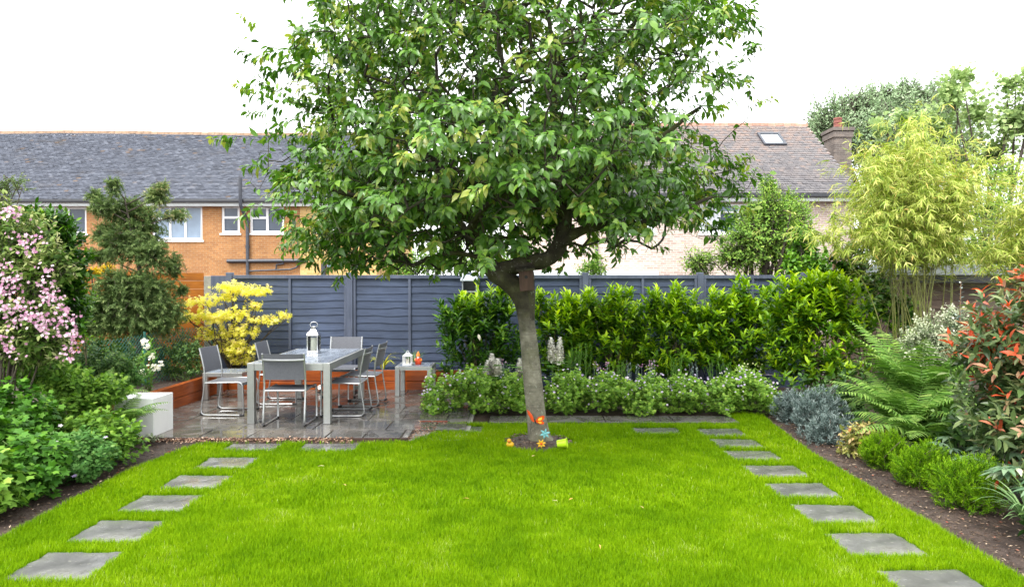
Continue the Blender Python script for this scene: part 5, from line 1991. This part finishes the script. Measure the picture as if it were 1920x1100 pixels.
# --- bright green lavender mounds
for j, (cx, cy_, cz, r, hh, lb) in enumerate([(3.52, 6.42, .15, .18, .16, 'smallest bright green bush, beside the bronze-leaved plant'), (3.54, 5.88, .15, .22, .19, 'middle bright green bush along the soil edge'), (3.54, 5.28, .17, .26, .22, 'largest bright green bush, lowest along the soil edge')]):
    e = [(cx, cy_, cz, r, r, hh), (cx + .06, cy_ - .03, cz + .05, r * .75, r * .7, hh * .9), (cx - .09, cy_ + .04, cz, r * .7, r * .7, hh * .8)]
    shrub('lavender_bush', lb, 'bush', (cx, cy_, 0), e, M['lavender'], st, n=900, k=14, slen=.10, L=.04, W=.0055, ang=40, droop=-.05, up=.75, outw=.8, lo=.1, hi=.85, seed=90 + j, shell=.6, zmin=-.02, nstem=24, r0=.004, group='bright green bushes along the soil edge')


# --- ferns
def fern(label, base, n, L, seed, mat='fern', tilt=.75, spread=TAU, az0=0.0, group=None):
    rg = np.random.default_rng(seed)
    t = thing('fern', label, 'fern', base, group)
    sb = FB()
    fb = FB()
    for i in range(n):
        az = az0 + spread * (i + rg.random() * .8) / n
        ll = L * rg.uniform(.7, 1.1)
        tl = tilt * rg.uniform(.75, 1.25)
        K = 30
        s = np.linspace(0, 1, K)
        el = (PI / 2 - tl * .45) - (tl * 1.15) * s ** 1.2            # elevation falls along the frond
        step = ll / K
        dr = np.cumsum(np.cos(el) * step)
        dz = np.cumsum(np.sin(el) * step)
        p = np.array(base) + np.stack([math.cos(az) * dr, math.sin(az) * dr, dz], 1)
        tg = norm(np.gradient(p, axis=0))
        sd = norm(np.cross(tg, np.tile([0, 0, 1.], (K, 1))))
        up = np.cross(sd, tg)
        sb.sticks(p[:-1], p[1:], .0045 * (1 - s[:-1] * .8), .0045 * (1 - s[1:] * .8), 4)
        PP, DD, UU, LL, TT = [], [], [], [], []
        for sgn in (-1, 1):
            for k in range(3, K):
                q = s[k]
                pl_ = ll * .23 * math.sin(PI * (.12 + .88 * q) ** .75) + .012
                d = norm(sd[k] * sgn + tg[k] * .45 - up[k] * .12 + rg.normal(0, .05, 3))
                tint = .3 + .4 * q + rg.normal(0, .13)
                PP.append(p[k]); DD.append(d); UU.append(up[k] + rg.normal(0, .12, 3)); LL.append(pl_); TT.append(tint)
        LL = np.array(LL)
        fb.leaves(np.array(PP), np.array(DD), np.array(UU), LL, LL * .05 + ll * .014, np.array(TT), 'strap')
    fb.build('frond', M[mat], t)
    sb.build('stalk', M['green_stem'], t)


fern('huge arching fern beside the corner laurel', (4.22, 7.2, .10), 34, .98, 1, tilt=1.0)
fern('second fern leaning out under the big fern, over the hellebore', (4.15, 6.75, .02), 20, .9, 2, tilt=1.1)
fern('fern behind the big one, in front of the bamboo canes', (4.6, 7.7, .25), 18, 1.3, 3, tilt=.8)
fern('fern leaning over the white planter', (-4.55, 7.40, .30), 18, .75, 4, tilt=1.0)
fern('yellowish fern just beside the white planter', (-4.25, 7.25, .10), 16, .68, 5, tilt=1.05)
fern('fern behind the chain link fence under the conifer', (-5.55, 9.6, .30), 12, .8, 6, tilt=.85)

# --- variegated shrub and photinia
e = px_ells([(1760, 620, 56, 40), (1730, 640, 40, 36), (1790, 595, 34, 30), (1775, 660, 50, 50)], 7.9, .8, .1)
shrub('variegated_shrub', 'cream and white leaved shrub between fern and red shrub', 'shrub', (e[0][0], 7.9, 0), e, M['euonymus'], tw_, n=620, k=8, slen=.12, L=.045, W=.024, ang=60, droop=0, up=.5, lo=.1, hi=1.0, seed=101, pw=.9, nstem=10, zmin=.1)
for j, (px, py, y) in enumerate([(1800, 545, 7.8)]):
    p = P(px, py, y)
    rg = np.random.default_rng(7)
    t = thing('eucalyptus_plant', 'thin blue-leaved sapling in front of the shed boards', 'plant', (p.x + .02, y, 0))
    fb = FB(); sb = FB()
    pts = [np.array((p.x + .02, y, 0)), np.array((p.x + .03, y, .8)), np.array((p.x, y, 1.3)), np.array((p.x + .01, y, 1.75))]
    sb.sticks(np.array(pts[:-1]), np.array(pts[1:]), .007, .004, 6)
    shoots(fb, np.array([pts[3], pts[2] + [.05, 0, .15], pts[2] + [-.06, 0, .1], pts[1] + [.1, -.05, .1], pts[1] + [-.12, -.05, 0], pts[1] + [.02, -.1, -.2]]), np.array([[0, 0, 1.], [.6, 0, 1], [-.6, 0, 1], [.8, -.3, .8], [-.8, -.3, .6], [0, -.8, .5]]), rg, 14, .4, .045, .036, 65, .05, .4, 1, 'leaf')
    fb.build('foliage', M['silver'], t)
    sb.build('stem', M['stem_red'], t)


def red_top(pos, rg):
    z = pos[:, 2]
    return np.clip((z - .75) / .4, 0, 1) * .48 * (rg.random(len(z)) < .29) + (rg.random(len(z)) < .07) * .45


e = [(4.25, 5.55, 1.35, .55, .5, .42), (4.5, 5.7, 1.0, .75, .55, .5), (4.05, 5.5, .75, .45, .4, .35), (4.3, 5.4, .45, .6, .45, .35), (4.9, 5.8, 1.5, .6, .5, .5), (4.55, 5.6, 1.62, .42, .4, .32), (3.95, 5.75, 1.22, .26, .3, .24)]
shrub('photinia_shrub', 'large red-tipped evergreen shrub overhanging the border', 'shrub', (4.45, 5.6, 0), e, M['photinia'], M['stem_red'], n=900, k=9, slen=.17, L=.115, W=.044, ang=62, droop=.03, up=.6, outw=.8, lo=.10, hi=.58, tmpl='leaf', seed=111, shell=.6, zmin=.1, nstem=12, r0=.013, off=red_top, tj=.2, twigs=False)
e = [(3.72, 4.95, .38, .22, .2, .14), (3.98, 5.1, .62, .25, .2, .16)]
shrub('photinia_shrub', 'small low photinia sprig with two scarlet shoots by the bright green bushes', 'shrub', (3.9, 5.05, 0), e, M['photinia'], M['stem_red'], n=16, k=7, slen=.12, L=.11, W=.042, ang=58, droop=.03, up=.5, lo=.25, hi=.95, tmpl='leaf', seed=112, nstem=2, r0=.006)
# --- small border plants
e = px_ells([(1632, 815, 44, 30), (1612, 838, 40, 26), (1660, 830, 34, 30), (1600, 815, 24, 26)], 6.9, .9, .05)
shrub('epimedium_plant', 'bronze and cream leaved plant between silver bush and bright green bush', 'plant', (e[0][0], 6.9, 0), e, M['barren'], M['stem_red'], n=300, k=4, slen=.06, L=.06, W=.034, ang=75, droop=.15, up=.4, lo=.2, hi=.9, tmpl='leaf', seed=120, nstem=14, r0=.003, tj=.35)
def hellebore(label, base, n, seed, mat='hellebore', L=.13):
    rg = np.random.default_rng(seed)
    t = thing('hellebore_plant', label, 'plant', base)
    fb, sb = FB(), FB()
    for i in range(n):
        a = rg.random() * TAU
        r = rg.uniform(.06, .3)
        c = np.array(base) + np.array([math.cos(a) * r, math.sin(a) * r, rg.uniform(.16, .34)])
        sb.sticks(np.array([base]), np.array([c]), .005, .004, 5)
        q = a + np.linspace(-1.9, 1.9, 7)
        d = np.stack([np.cos(q), np.sin(q), np.full(7, -.1)], 1)
        fb.leaves(np.tile(c, (7, 1)), d, np.tile([0, 0, 1.], (7, 1)), L * rg.uniform(.8, 1.1), L * .3, .45 + rg.normal(0, .2, 7), 'leaf')
    fb.build('foliage', M[mat], t)
    sb.build('stem', M['green_stem'], t)


hellebore('blue-green palmate leaved plant behind the bright green bushes', (4.0, 6.05, 0), 14, 3)
hellebore('palmate leaved plant between the two largest bright green bushes and the red-tipped shrub', (3.95, 5.45, .05), 16, 9, 'hellebore', .13)
e = [(3.5, 4.35, .12, .2, .3, .14), (3.62, 4.0, .15, .28, .3, .18)]
shrub('border_plant', 'low dark leafy plant at the frame edge below the strappy tuft', 'plant', (3.55, 4.2, 0), e, M['under'], M['green_stem'], n=120, k=6, slen=.08, L=.07, W=.04, ang=62, droop=.15, up=.5, lo=.05, hi=.7, tmpl='leaf', seed=262, shell=.5, nstem=10, r0=.004)
e = [(4.0, 8.3, .25, .35, .3, .28), (4.3, 8.5, .4, .4, .3, .35), (3.85, 8.75, .3, .25, .2, .25)]
shrub('border_plant', 'dark leafy plant in the gap between corner laurel, silver bush and fern', 'plant', (4.1, 8.4, 0), e, M['under'], M['green_stem'], n=200, k=7, slen=.12, L=.09, W=.05, ang=62, droop=.15, up=.5, lo=.05, hi=.7, tmpl='leaf', seed=263, shell=.5, nstem=10, r0=.005, twigs=False)
hellebore('dark palmate leaved plant under the red-tipped shrub', (4.35, 5.1, 0), 12, 4, 'under', .15)
e = [(4.3, 6.3, .35, .4, .3, .3), (4.75, 6.1, .45, .5, .35, .4), (4.4, 5.2, .25, .5, .35, .25)]
shrub('border_plant', 'dark leafy undergrowth plant between ferns and red-tipped shrub', 'plant', (4.5, 6.0, 0), e, M['under'], M['stem_red'], n=260, k=7, slen=.12, L=.10, W=.055, ang=62, droop=.15, up=.5, lo=.05, hi=.7, tmpl='leaf', seed=261, shell=.5, nstem=12, r0=.005)
hellebore('dark palmate leaved plant between the ferns', (4.2, 6.6, 0), 12, 6, 'under', .14)


def strap(label, base, n, L, W, mat, seed, name='grass_tuft', arch=1.0):
    rg = np.random.default_rng(seed)
    t = thing(name, label, 'plant', base)
    fb = FB()
    for i in range(n):
        a = rg.random() * TAU
        l = L * rg.uniform(.6, 1.1)
        K = 7
        s = np.linspace(0, 1, K)
        el = 1.45 - arch * rg.uniform(.7, 1.3) * 1.6 * s ** 1.3
        dr, dz = np.cumsum(np.cos(el)) * l / K, np.cumsum(np.sin(el)) * l / K
        p = np.array(base) + np.stack([math.cos(a) * (dr + .02), math.sin(a) * (dr + .02), dz], 1)
        sd = np.array([-math.sin(a), math.cos(a), 0])
        w = W * (1 - s ** 2.2) * .5 + .0006
        v = np.concatenate([p - sd * w[:, None], p + sd * w[:, None]])
        k = np.arange(K - 1)
        fb.raw(v, np.stack([k, k + 1, k + 1 + K, k + K], 1), .5 + rg.normal(0, .25))
    fb.build('foliage', M[mat], t)
    return t


strap('pale green strappy tuft at the border end by the frame edge', (3.52, 4.62, 0), 70, .45, .02, 'strap_green', 1)
hellebore('broad dark palmate leaved plant behind the strappy tuft', (3.75, 4.75, .1), 16, 8, 'hellebore', .14)
strap('yellow-green strappy plant in the raised bed beside the side table', (PX(717, 11.25), 11.25, .28), 34, .48, .022, 'strap_lime', 2, arch=1.25)
strap('blue-green grassy tuft in the raised bed behind the gnome', (PX(775, 11.3), 11.3, .28), 110, .45, .008, 'strap_green', 3, arch=.75)
strap('yellow-green strappy plant in the raised bed seen under the table', (PX(612, 11.25), 11.25, .28), 22, .32, .02, 'strap_lime', 4, arch=1.3)
strap('small silver-leaved tuft at the patio corner below the planter', (-3.92, 7.45, -.02), 26, .16, .02, 'euonymus', 5, arch=1.2)

# --- yellow maple
e = px_ells([(430, 535, 34, 15), (470, 545, 40, 16), (420, 555, 30, 14), (375, 565, 30, 18), (350, 590, 32, 16), (395, 590, 36, 18), (440, 585, 34, 18), (415, 620, 44, 22), (460, 618, 34, 20), (450, 650, 34, 22), (425, 645, 30, 20), (500, 598, 40, 10), (532, 590, 24, 8), (478, 570, 22, 10), (450, 672, 22, 14)], 11.1, .9, .14, 3)
e = [(a, b, c, d * .98, dd * 1.1, f * .74) for a, b, c, d, dd, f in e]
mt, pos, axs, rg = shrub('maple_tree', 'small golden yellow maple in layered tiers against the fence corner', 'tree', (PX(437, 11.3), 11.3, .27), e, M['maple'], tw_, n=600, k=8, slen=.09, L=.06, W=.07, ang=80, droop=.35, up=.35, outw=.5, lo=.2, hi=.9, tmpl='star', seed=130, shell=.5, nstem=16, r0=.020, tj=.3, stem_name='trunk', twigs=False)

# --- bamboo
def bamboo(label, cx, y, cans, spread, topz, seed, nl, lean=(.0, 0), k0=9, zmin=2.2):
    rg = np.random.default_rng(seed)
    t = thing('bamboo_plant', label, 'bamboo', (cx, y, 0))
    sb, fb = FB(), FB()
    for i in range(cans):
        b = np.array([cx + rg.normal(0, .22), y + rg.normal(0, .2), 0])
        a = rg.uniform(0, TAU)
        ht = topz * rg.uniform(.72, 1.02)
        sp_ = spread * rg.uniform(.15, 1.0)
        K = 16
        s = np.linspace(0, 1, K)
        off = sp_ * s ** 2.1
        z = ht * (s - .30 * (sp_ / spread) * s ** 2.6)
        p = b + np.stack([np.cos(a) * off + lean[0] * s ** 2, np.sin(a) * off * .7 + lean[1] * s ** 2, z], 1)
        sb.sticks(p[:-1], p[1:], .008 * (1 - .8 * s[:-1]) + .001, .008 * (1 - .8 * s[1:]) + .001, 5)
        for k in range(k0, K):
            nb_ = 10
            tips = p[k] + rg.normal(0, 1, (nb_, 3)) * np.array([.21, .21, .12]) * (.5 + .9 * s[k])
            ax = norm(tips - p[k] + np.array([[0, 0, -.02]]))
            sb.sticks(np.tile(p[k], (nb_, 1)), tips, .002, .001, 3)
            tips = np.concatenate([tips, tips * .5 + p[k] * .5])
            ax = np.concatenate([ax, ax])
            hi_ = tips[:, 2] > zmin + rg.normal(0, .12, len(tips))
            tips, ax = tips[hi_], ax[hi_]
            shoots(fb, tips, ax + np.array([[0, 0, -.3]]), rg, nl, .16, .12, .0135, 44, .42, .12 + .22 * s[k], .55 + .25 * s[k], 'strap', .5, 1, .3)
    fb.build('foliage', M['bamboo'], t)
    sb.build('cane', M['cane'], t)


bamboo('tall arching golden bamboo before the shed', PX(1715, 9.4), 9.4, 38, 1.15, 4.2, 1, 8, (-.1, -.1), 8, 2.08)
bamboo('second bamboo beyond the red-tipped shrub, greener and cut by the frame', PX(1935, 9.6), 9.6, 22, .9, 3.65, 2, 7, (-.1, -.1), 7, 1.9)

# --- ivy under the bamboo and climbing on the fence end
e = px_ells([(1620, 520, 52, 36), (1590, 490, 40, 36), (1650, 560, 44, 40), (1690, 590, 30, 40)], 10.7, .6, .1)
shrub('ivy', 'dark green ivy mass under the bamboo beside the fence end', 'climber', (e[0][0], 10.7, 0), e, M['laurel_dark'], tw_, n=380, k=6, slen=.12, L=.085, W=.07, ang=70, droop=.3, up=.2, lo=.2, hi=.9, tmpl='leaf', seed=141, nstem=6)
for j, px in enumerate((1563, 1581)):
    y = 11.0
    pz = MB().tube([(PX(px, y), y, 0), (PX(px + 2, y), y, PZ(470, y))], .035, 8).build('stake', M['stem_red'], smooth=True, org=(PX(px, y), y, 0))
    tag(pz, ['pale wooden stake in the ivy nearer the fence end', 'pale wooden stake in the ivy nearer the shed'][j], 'stake')

# --- trees and bushes beyond the fence
def tree(name, label, base, el, y, mat, n, k, L, W, seed, *, tmpl='diamond', tmat=None, depth=.8, slen=.3, ang=60, droop=.2, r0=.08, shell=.6, dy=.4, lo=.15, hi=.85, nstem=6, group=None, up=.3, tj=.2):
    e = px_ells(el, y, depth, dy, seed)
    rng = np.random.default_rng(seed)
    t = thing(name, label, 'tree', base, group)
    pos, out = in_ells(e, n, rng, shell)
    ax = norm(out + np.array([[0, 0, up]]) + rng.normal(0, .35, out.shape))
    fb = FB()
    shoots(fb, pos, ax, rng, k, slen, L, W, ang, droop, lo, hi, tmpl, .4, 1.2, tj)
    fb.build('crown', mat, t)
    sb = FB()
    ea = np.array(e)
    add_stems(sb, base, [q[:3] for q in ea] + [ea[rng.integers(len(ea))][:3] + rng.normal(0, .4, 3) * ea[0][3:] for _ in range(nstem)], rng, r0, r0 * .12, 6, .15)
    sel = rng.random(n) < .6
    sb.sticks(pos[sel] - ax[sel] * slen * 1.4 - out[sel] * slen * .4, pos[sel], r0 * .07, r0 * .03, 3)
    sb.build('trunk', tmat or tw_, t)
    return t


tree('garden_tree', 'bushy light green tree over the fence before the pink house window', (PX(1420, 14), 14, 0), [(1420, 440, 80, 60), (1375, 478, 46, 36), (1445, 390, 50, 40), (1490, 430, 44, 60), (1410, 420, 36, 36), (1310, 490, 34, 34), (1500, 480, 50, 44), (1440, 350, 26, 26), (1450, 450, 70, 60), (1480, 390, 36, 40)], 14, M['spring'], 2900, 8, .075, .036, 201)
tree('garden_shrub', 'bright green leafy climber top showing between light tree and bamboo', (PX(1510, 12.4), 12.4, 0), [(1510, 470, 34, 30), (1500, 440, 24, 18), (1530, 500, 34, 26), (1488, 500, 22, 24)], 12.4, M['ivy'], 300, 7, .10, .065, 202, tmpl='leaf', r0=.03, dy=.15)
tree('garden_shrub', 'small light green shrub above the fence beyond the cherry limb', (PX(1112, 13.2), 13.2, 0), [(1112, 500, 26, 24), (1118, 478, 14, 16), (1098, 505, 16, 16)], 13.2, M['spring'], 110, 7, .08, .036, 203, r0=.025, dy=.1)
tree('garden_tree', 'light green tree glimpsed through the fork of the cherry', (PX(920, 16), 16, 0), [(920, 470, 46, 44), (890, 490, 40, 30), (950, 490, 30, 30)], 16, M['spring'], 300, 7, .09, .045, 204, r0=.05)
tree('garden_tree', 'dark leafy tree seen under the crown between the two houses', (PX(790, 17), 17, 0), [(800, 490, 60, 40), (750, 500, 50, 26), (850, 470, 40, 40)], 17, M['geranium'], 380, 7, .1, .05, 205, r0=.06)
tree('broadleaf_tree', 'big hazy broadleaf tree rising behind the chimney', (PX(1680, 38), 38, 0), [(1560, 240, 55, 60), (1600, 200, 50, 36), (1650, 190, 50, 40), (1700, 185, 50, 40), (1740, 200, 50, 50), (1540, 280, 40, 50), (1640, 260, 90, 80), (1760, 260, 80, 90), (1530, 230, 22, 26)], 38, M['far'], 4400, 8, .22, .13, 206, tmat=tw_, slen=.8, r0=.35, dy=2.5, shell=.75)
tree('garden_tree', 'leafy mid green tree behind the second bamboo at the frame edge', (PX(1890, 13.5), 13.5, 0), [(1880, 330, 60, 46), (1920, 400, 70, 60), (1850, 390, 50, 40), (1900, 470, 70, 50), (1830, 460, 50, 40), (1760, 470, 60, 44), (1690, 470, 50, 44), (1640, 450, 44, 50), (1770, 420, 60, 40), (1680, 410, 50, 40)], 13.5, M['spring'], 1200, 7, .09, .045, 208, r0=.06)
tree('fruit_tree', 'open branched fruit tree with round leaves above the bamboo', (PX(1860, 15), 15, 0), [(1780, 170, 40, 40), (1800, 140, 26, 26), (1830, 200, 50, 50), (1890, 150, 40, 34), (1900, 220, 50, 50), (1760, 230, 60, 40), (1700, 220, 44, 30), (1860, 280, 60, 50), (1780, 290, 60, 40), (1940, 180, 50, 70), (1700, 270, 40, 30), (1650, 235, 26, 20)], 15, M['apple'], 800, 6, .14, .10, 207, tmpl='leaf', slen=.4, r0=.06, dy=.7, shell=1.0, up=.6)

# --- conifer beyond the chain link
e_c = [(255, 570, 70, 46), (200, 580, 50, 50), (300, 590, 46, 36), (280, 540, 44, 34), (230, 530, 46, 30), (235, 460, 44, 40), (270, 430, 40, 44), (235, 400, 36, 34), (200, 440, 28, 24), (195, 390, 28, 22), (180, 370, 20, 16), (215, 350, 18, 20), (295, 370, 26, 22), (305, 352, 16, 14), (285, 480, 34, 34), (325, 500, 20, 28), (190, 480, 30, 18), (340, 545, 14, 14), (330, 405, 26, 14), (160, 600, 40, 36), (250, 610, 80, 26)]
e = px_ells([(q[0], q[1], q[2] * 1.06, q[3] * 1.06) for q in e_c], 10.3, .9, .3, 4)
rng2 = np.random.default_rng(210)
t = thing('conifer_tree', 'shaggy dark conifer beyond the chain link fence', 'tree', (PX(258, 10.3), 10.3, 0))
pos, out = in_ells(e, 4300, rng2, .7)
ax = norm(out + np.array([[0, 0, -.1]]) + rng2.normal(0, .4, out.shape))
fb = FB()
shoots(fb, pos, ax, rng2, 22, .15, .06, .0135, 42, .1, .15, .72, 'diamond', .25, 1.3, .18, off=np.where((pos[:, 2] > 2.7) & (pos[:, 0] > PX(275, 10.3)), .3, 0) * (rng2.random(len(pos)) < .5))
fb.build('crown', M['conifer'], t)
sb = FB()
b = np.array((PX(258, 10.3), 10.3, 0))
tr = np.array([b, (PX(262, 10.3), 10.3, .9), (PX(265, 10.3), 10.35, 1.7), (PX(250, 10.3), 10.3, 2.4), (PX(235, 10.3), 10.3, 3.0)])
sb.sticks(tr[:-1], tr[1:], np.array([.06, .05, .04, .025]), np.array([.05, .04, .025, .01]), 8)
for q in e:
    c = np.array(q[:3]); z = max(.3, c[2] - .25 * abs(c[0] - b[0]) - .1)
    o_ = np.array([np.interp(z, tr[:, 2], tr[:, 0]), np.interp(z, tr[:, 2], tr[:, 1]), z])
    sb.sticks(np.array([o_]), np.array([c]), .013, .005, 5)
sel = rng2.random(len(pos)) < .5
sb.sticks(pos[sel] - ax[sel] * .2, pos[sel], .003, .001, 3)
sb.build('trunk', tw_, t)
e = px_ells([(15, 348, 40, 18), (-30, 380, 60, 50), (-60, 330, 50, 40), (40, 335, 18, 10), (-60, 450, 70, 60), (-70, 550, 70, 70)], 9.5, .9, .1, 8)
t, *_ = shrub('conifer_tree', 'feathery conifer bough reaching in above the pink blossom', 'tree', (e[1][0] - .3, 9.5, 0), e, M['conifer'], tw_, n=620, k=18, slen=.18, L=.06, W=.014, ang=40, droop=.1, up=0, lo=.3, hi=.8, seed=211, nstem=2, r0=.03, stem_name='trunk')
e = px_ells([(188, 507, 24, 9), (205, 500, 12, 8), (170, 510, 10, 6)], 11.2, .8, .05)
shrub('golden_shrub', 'bright yellow shrub top between laurel and conifer', 'shrub', (e[0][0], 11.2, 0), e, M['gold'], tw_, n=120, k=8, slen=.08, L=.05, W=.025, ang=60, droop=.1, lo=0, hi=1, seed=212, nstem=5, twigs=False)

# --- weigela with pink blossom, dark laurel behind
e = px_ells([(10, 560, 90, 90), (40, 470, 70, 70), (60, 610, 60, 60), (15, 410, 56, 40), (100, 490, 44, 50), (30, 650, 70, 40), (85, 640, 50, 44)], 6.6, .8, .15, 9)
wt_, pos, axs, rg = shrub('weigela_shrub', 'pink blossomed variegated shrub overhanging the garden side', 'shrub', (-5.0, 6.7, 0), e, M['weigela'], tw_, n=1000, k=9, slen=.20, L=.075, W=.034, ang=58, droop=.2, up=.3, outw=.7, lo=.1, hi=.85, tmpl='leaf', seed=220, shell=.5, nstem=12, r0=.015, pw=.9, tj=.3)
cl = [(15, 540, 40), (40, 570, 40), (60, 590, 40), (10, 500, 30), (30, 600, 30), (75, 615, 30), (100, 620, 20), (90, 545, 30), (97, 565, 30), (92, 530, 22), (125, 585, 28), (133, 605, 26), (138, 630, 22), (130, 655, 22), (126, 668, 12), (12, 395, 26), (25, 405, 18), (30, 450, 22), (62, 452, 24), (55, 470, 16), (12, 640, 20), (22, 660, 18), (95, 600, 12), (5, 580, 40), (20, 520, 30), (-10, 550, 40), (78, 596, 12), (84, 500, 12), (120, 570, 14)]
fp = []
for (px, py, k) in cl:
    c = np.array(P(px, py, 5.95))
    fp.append(c + rg.normal(0, 1, (int(k * .85), 3)) * np.array([.038, .05, .038]))
dots('blossom', M['pink'], wt_, np.concatenate(fp), rg, .0165, up=(.2, -.9, .3))
e = px_ells([(100, 470, 62, 74), (95, 420, 50, 34), (130, 520, 36, 60), (70, 400, 34, 20), (110, 570, 54, 50)], 7.6, .8, .1, 10)
shrub('laurel_bush', 'glossy dark laurel behind the pink blossom', 'bush', (-5.1, 7.6, 0), e, M['laurel_dark'], st, n=560, k=9, slen=.18, L=.10, W=.045, ang=55, droop=.1, up=.7, lo=.05, hi=.8, tmpl='leaf', seed=221, shell=.5, nstem=8)
e = px_ells([(140, 560, 30, 50), (150, 600, 26, 40), (120, 620, 40, 40)], 7.9, .8, .1, 12)
shrub('euonymus_shrub', 'yellow-green small leaved shrub between blossom and conifer', 'shrub', (e[0][0], 7.9, 0), e, M['ivy'], st, n=260, k=8, slen=.12, L=.05, W=.03, ang=60, droop=.1, up=.6, lo=.3, hi=1, seed=222, nstem=6, zmin=.2)

# --- plants in the side bed
sb_l = [([(215, 650, 50, 34), (180, 660, 40, 30), (250, 660, 40, 34)], 10.5, 'fern', 300, .07, 'mid green bush behind the chain link mesh under the conifer'),
        ([(310, 655, 44, 34), (350, 650, 30, 34), (285, 665, 34, 30)], 10.9, 'under', 300, .06, 'dark loose bush behind the chain link mesh by the concrete post'),
        ([(60, 690, 70, 40), (140, 720, 50, 34), (200, 730, 40, 30)], 7.1, 'geranium', 420, .07, 'broad leafy plant filling the bed behind the lime geraniums'),
        ([(190, 670, 60, 32), (150, 690, 44, 28)], 8.3, 'under', 300, .06, 'mid green leafy plant in front of the chain link fence'),
        ([(235, 700, 40, 26), (210, 715, 34, 22)], 8.4, 'geranium_grey', 220, .055, 'grey-green leafy plant beside the planter, under the chain link fence'),
        ([(110, 700, 50, 34), (70, 690, 40, 30)], 7.6, 'geranium_lime', 260, .06, 'yellow-green leafy plant below the hanging pink blossom'),
        ([(345, 660, 34, 26), (320, 690, 34, 16), (360, 690, 24, 14)], 10.3, 'under', 220, .05, 'dull brownish plant at the side bed end under the chain link fence')]
for j, (el, y, mt_, n, L, lb) in enumerate(sb_l):
    e = px_ells(el, y, 1.0, .1, 70 + j)
    shrub('border_plant', lb, 'plant', (e[0][0], y, .2), e, M[mt_], M['green_stem'], n=n, k=7, slen=.10, L=L, W=L * .55, ang=62, droop=.15, up=.5, lo=.15, hi=.85, tmpl='leaf', seed=230 + j, shell=.5, nstem=12, r0=.004, tj=.25)
rg = np.random.default_rng(9)
bx_ = PX(280, 9.0)
wf = thing('white_flower_plant', 'tall white flowered plant in the side bed before the chain link fence', 'plant', (bx_, 9.0, .25))
fb, sb2 = FB(), FB()
tp = np.array([(bx_ + .02, 9, 1.0), (bx_ - .08, 8.95, .85), (bx_ + .1, 8.95, .8), (bx_ + .0, 8.9, .65), (bx_ + .08, 8.9, .6), (bx_ - .07, 8.9, .55)])
sb2.sticks(np.tile((bx_, 9, .25), (6, 1)), tp, .008, .004, 5)
sb2.build('stem', M['green_stem'], wf)
shoots(fb, tp, tp - np.array([[bx_, 9, .2]]), rg, 14, .3, .09, .04, 60, .2, .3, .9, 'leaf')
fb.build('foliage', M['geranium_lime'], wf)
fp = np.concatenate([np.array(P(px, py, 8.8)) + rg.normal(0, .02, (9, 3)) for px, py in [(288, 688), (295, 690), (284, 670), (276, 650), (265, 700), (300, 684), (270, 640)]])
dots('blossom', M['white_petal'], wf, fp, rg, .028)

# --- geraniums along the lawn edge
gl = [(-3.98, 5.0, .50, .30, 'geranium', 'big lobed-leaf geranium lowest along the lawn edge', .115, 170),
      (-4.0, 5.55, .55, .34, 'geranium_lime', 'bright lobed-leaf geranium second up the lawn edge', .10, 210),
      (-3.92, 6.1, .40, .32, 'geranium_grey', 'greyish fine-leaved geranium low on the lawn edge with blue flowers', .06, 420),
      (-4.0, 6.6, .50, .34, 'geranium', 'green geranium clump on the lawn edge next to the ferns', .075, 330),
      (-4.5, 5.6, .86, .40, 'geranium_lime', 'tall lime green geranium mound behind the lawn edge plants', .11, 260),
      (-4.55, 6.25, .82, .38, 'geranium_lime', 'tall lime green geranium mound under the pink blossom, mauve flowered', .095, 280),
      (-4.45, 6.85, .62, .34, 'geranium', 'geranium mound between the lime mounds and ferns', .08, 260),
      (-4.55, 4.95, .8, .38, 'geranium', 'geranium mound at the frame edge with large leaves', .12, 180)]
for j, (x, y, h, r, mt_, lb, L, n) in enumerate(gl):
    L *= .85; n = int(n * 1.35)
    e = [(x, y, h * .45, r, r, h * .5), (x + .1, y - .06, h * .4, r * .8, r * .7, h * .42), (x - .08, y + .1, h * .6, r * .7, r * .8, h * .38)]
    t, pos, axs, rg = shrub('geranium_plant', lb, 'plant', (x, y, 0), e, M[mt_], M['green_stem'], n=n, k=5, slen=.08, L=L, W=L * 1.02, ang=70, droop=.12, up=.75, outw=.75, lo=.08, hi=.75, tmpl='palm', seed=240 + j, shell=.5, zmin=.02, nstem=16, r0=.004, group='geraniums along the lawn edge', tj=.25, twigs=False)
    if j in (2, 5):
        k = rg.choice(len(pos), 8, replace=False)
        dots('blossom', M['mauve'], t, pos[k] + axs[k] * .08, rg, .022)
strap('narrow blue-green strappy tuft among the geraniums', (-3.85, 4.75, 0), 12, .3, .012, 'strap_green', 15)
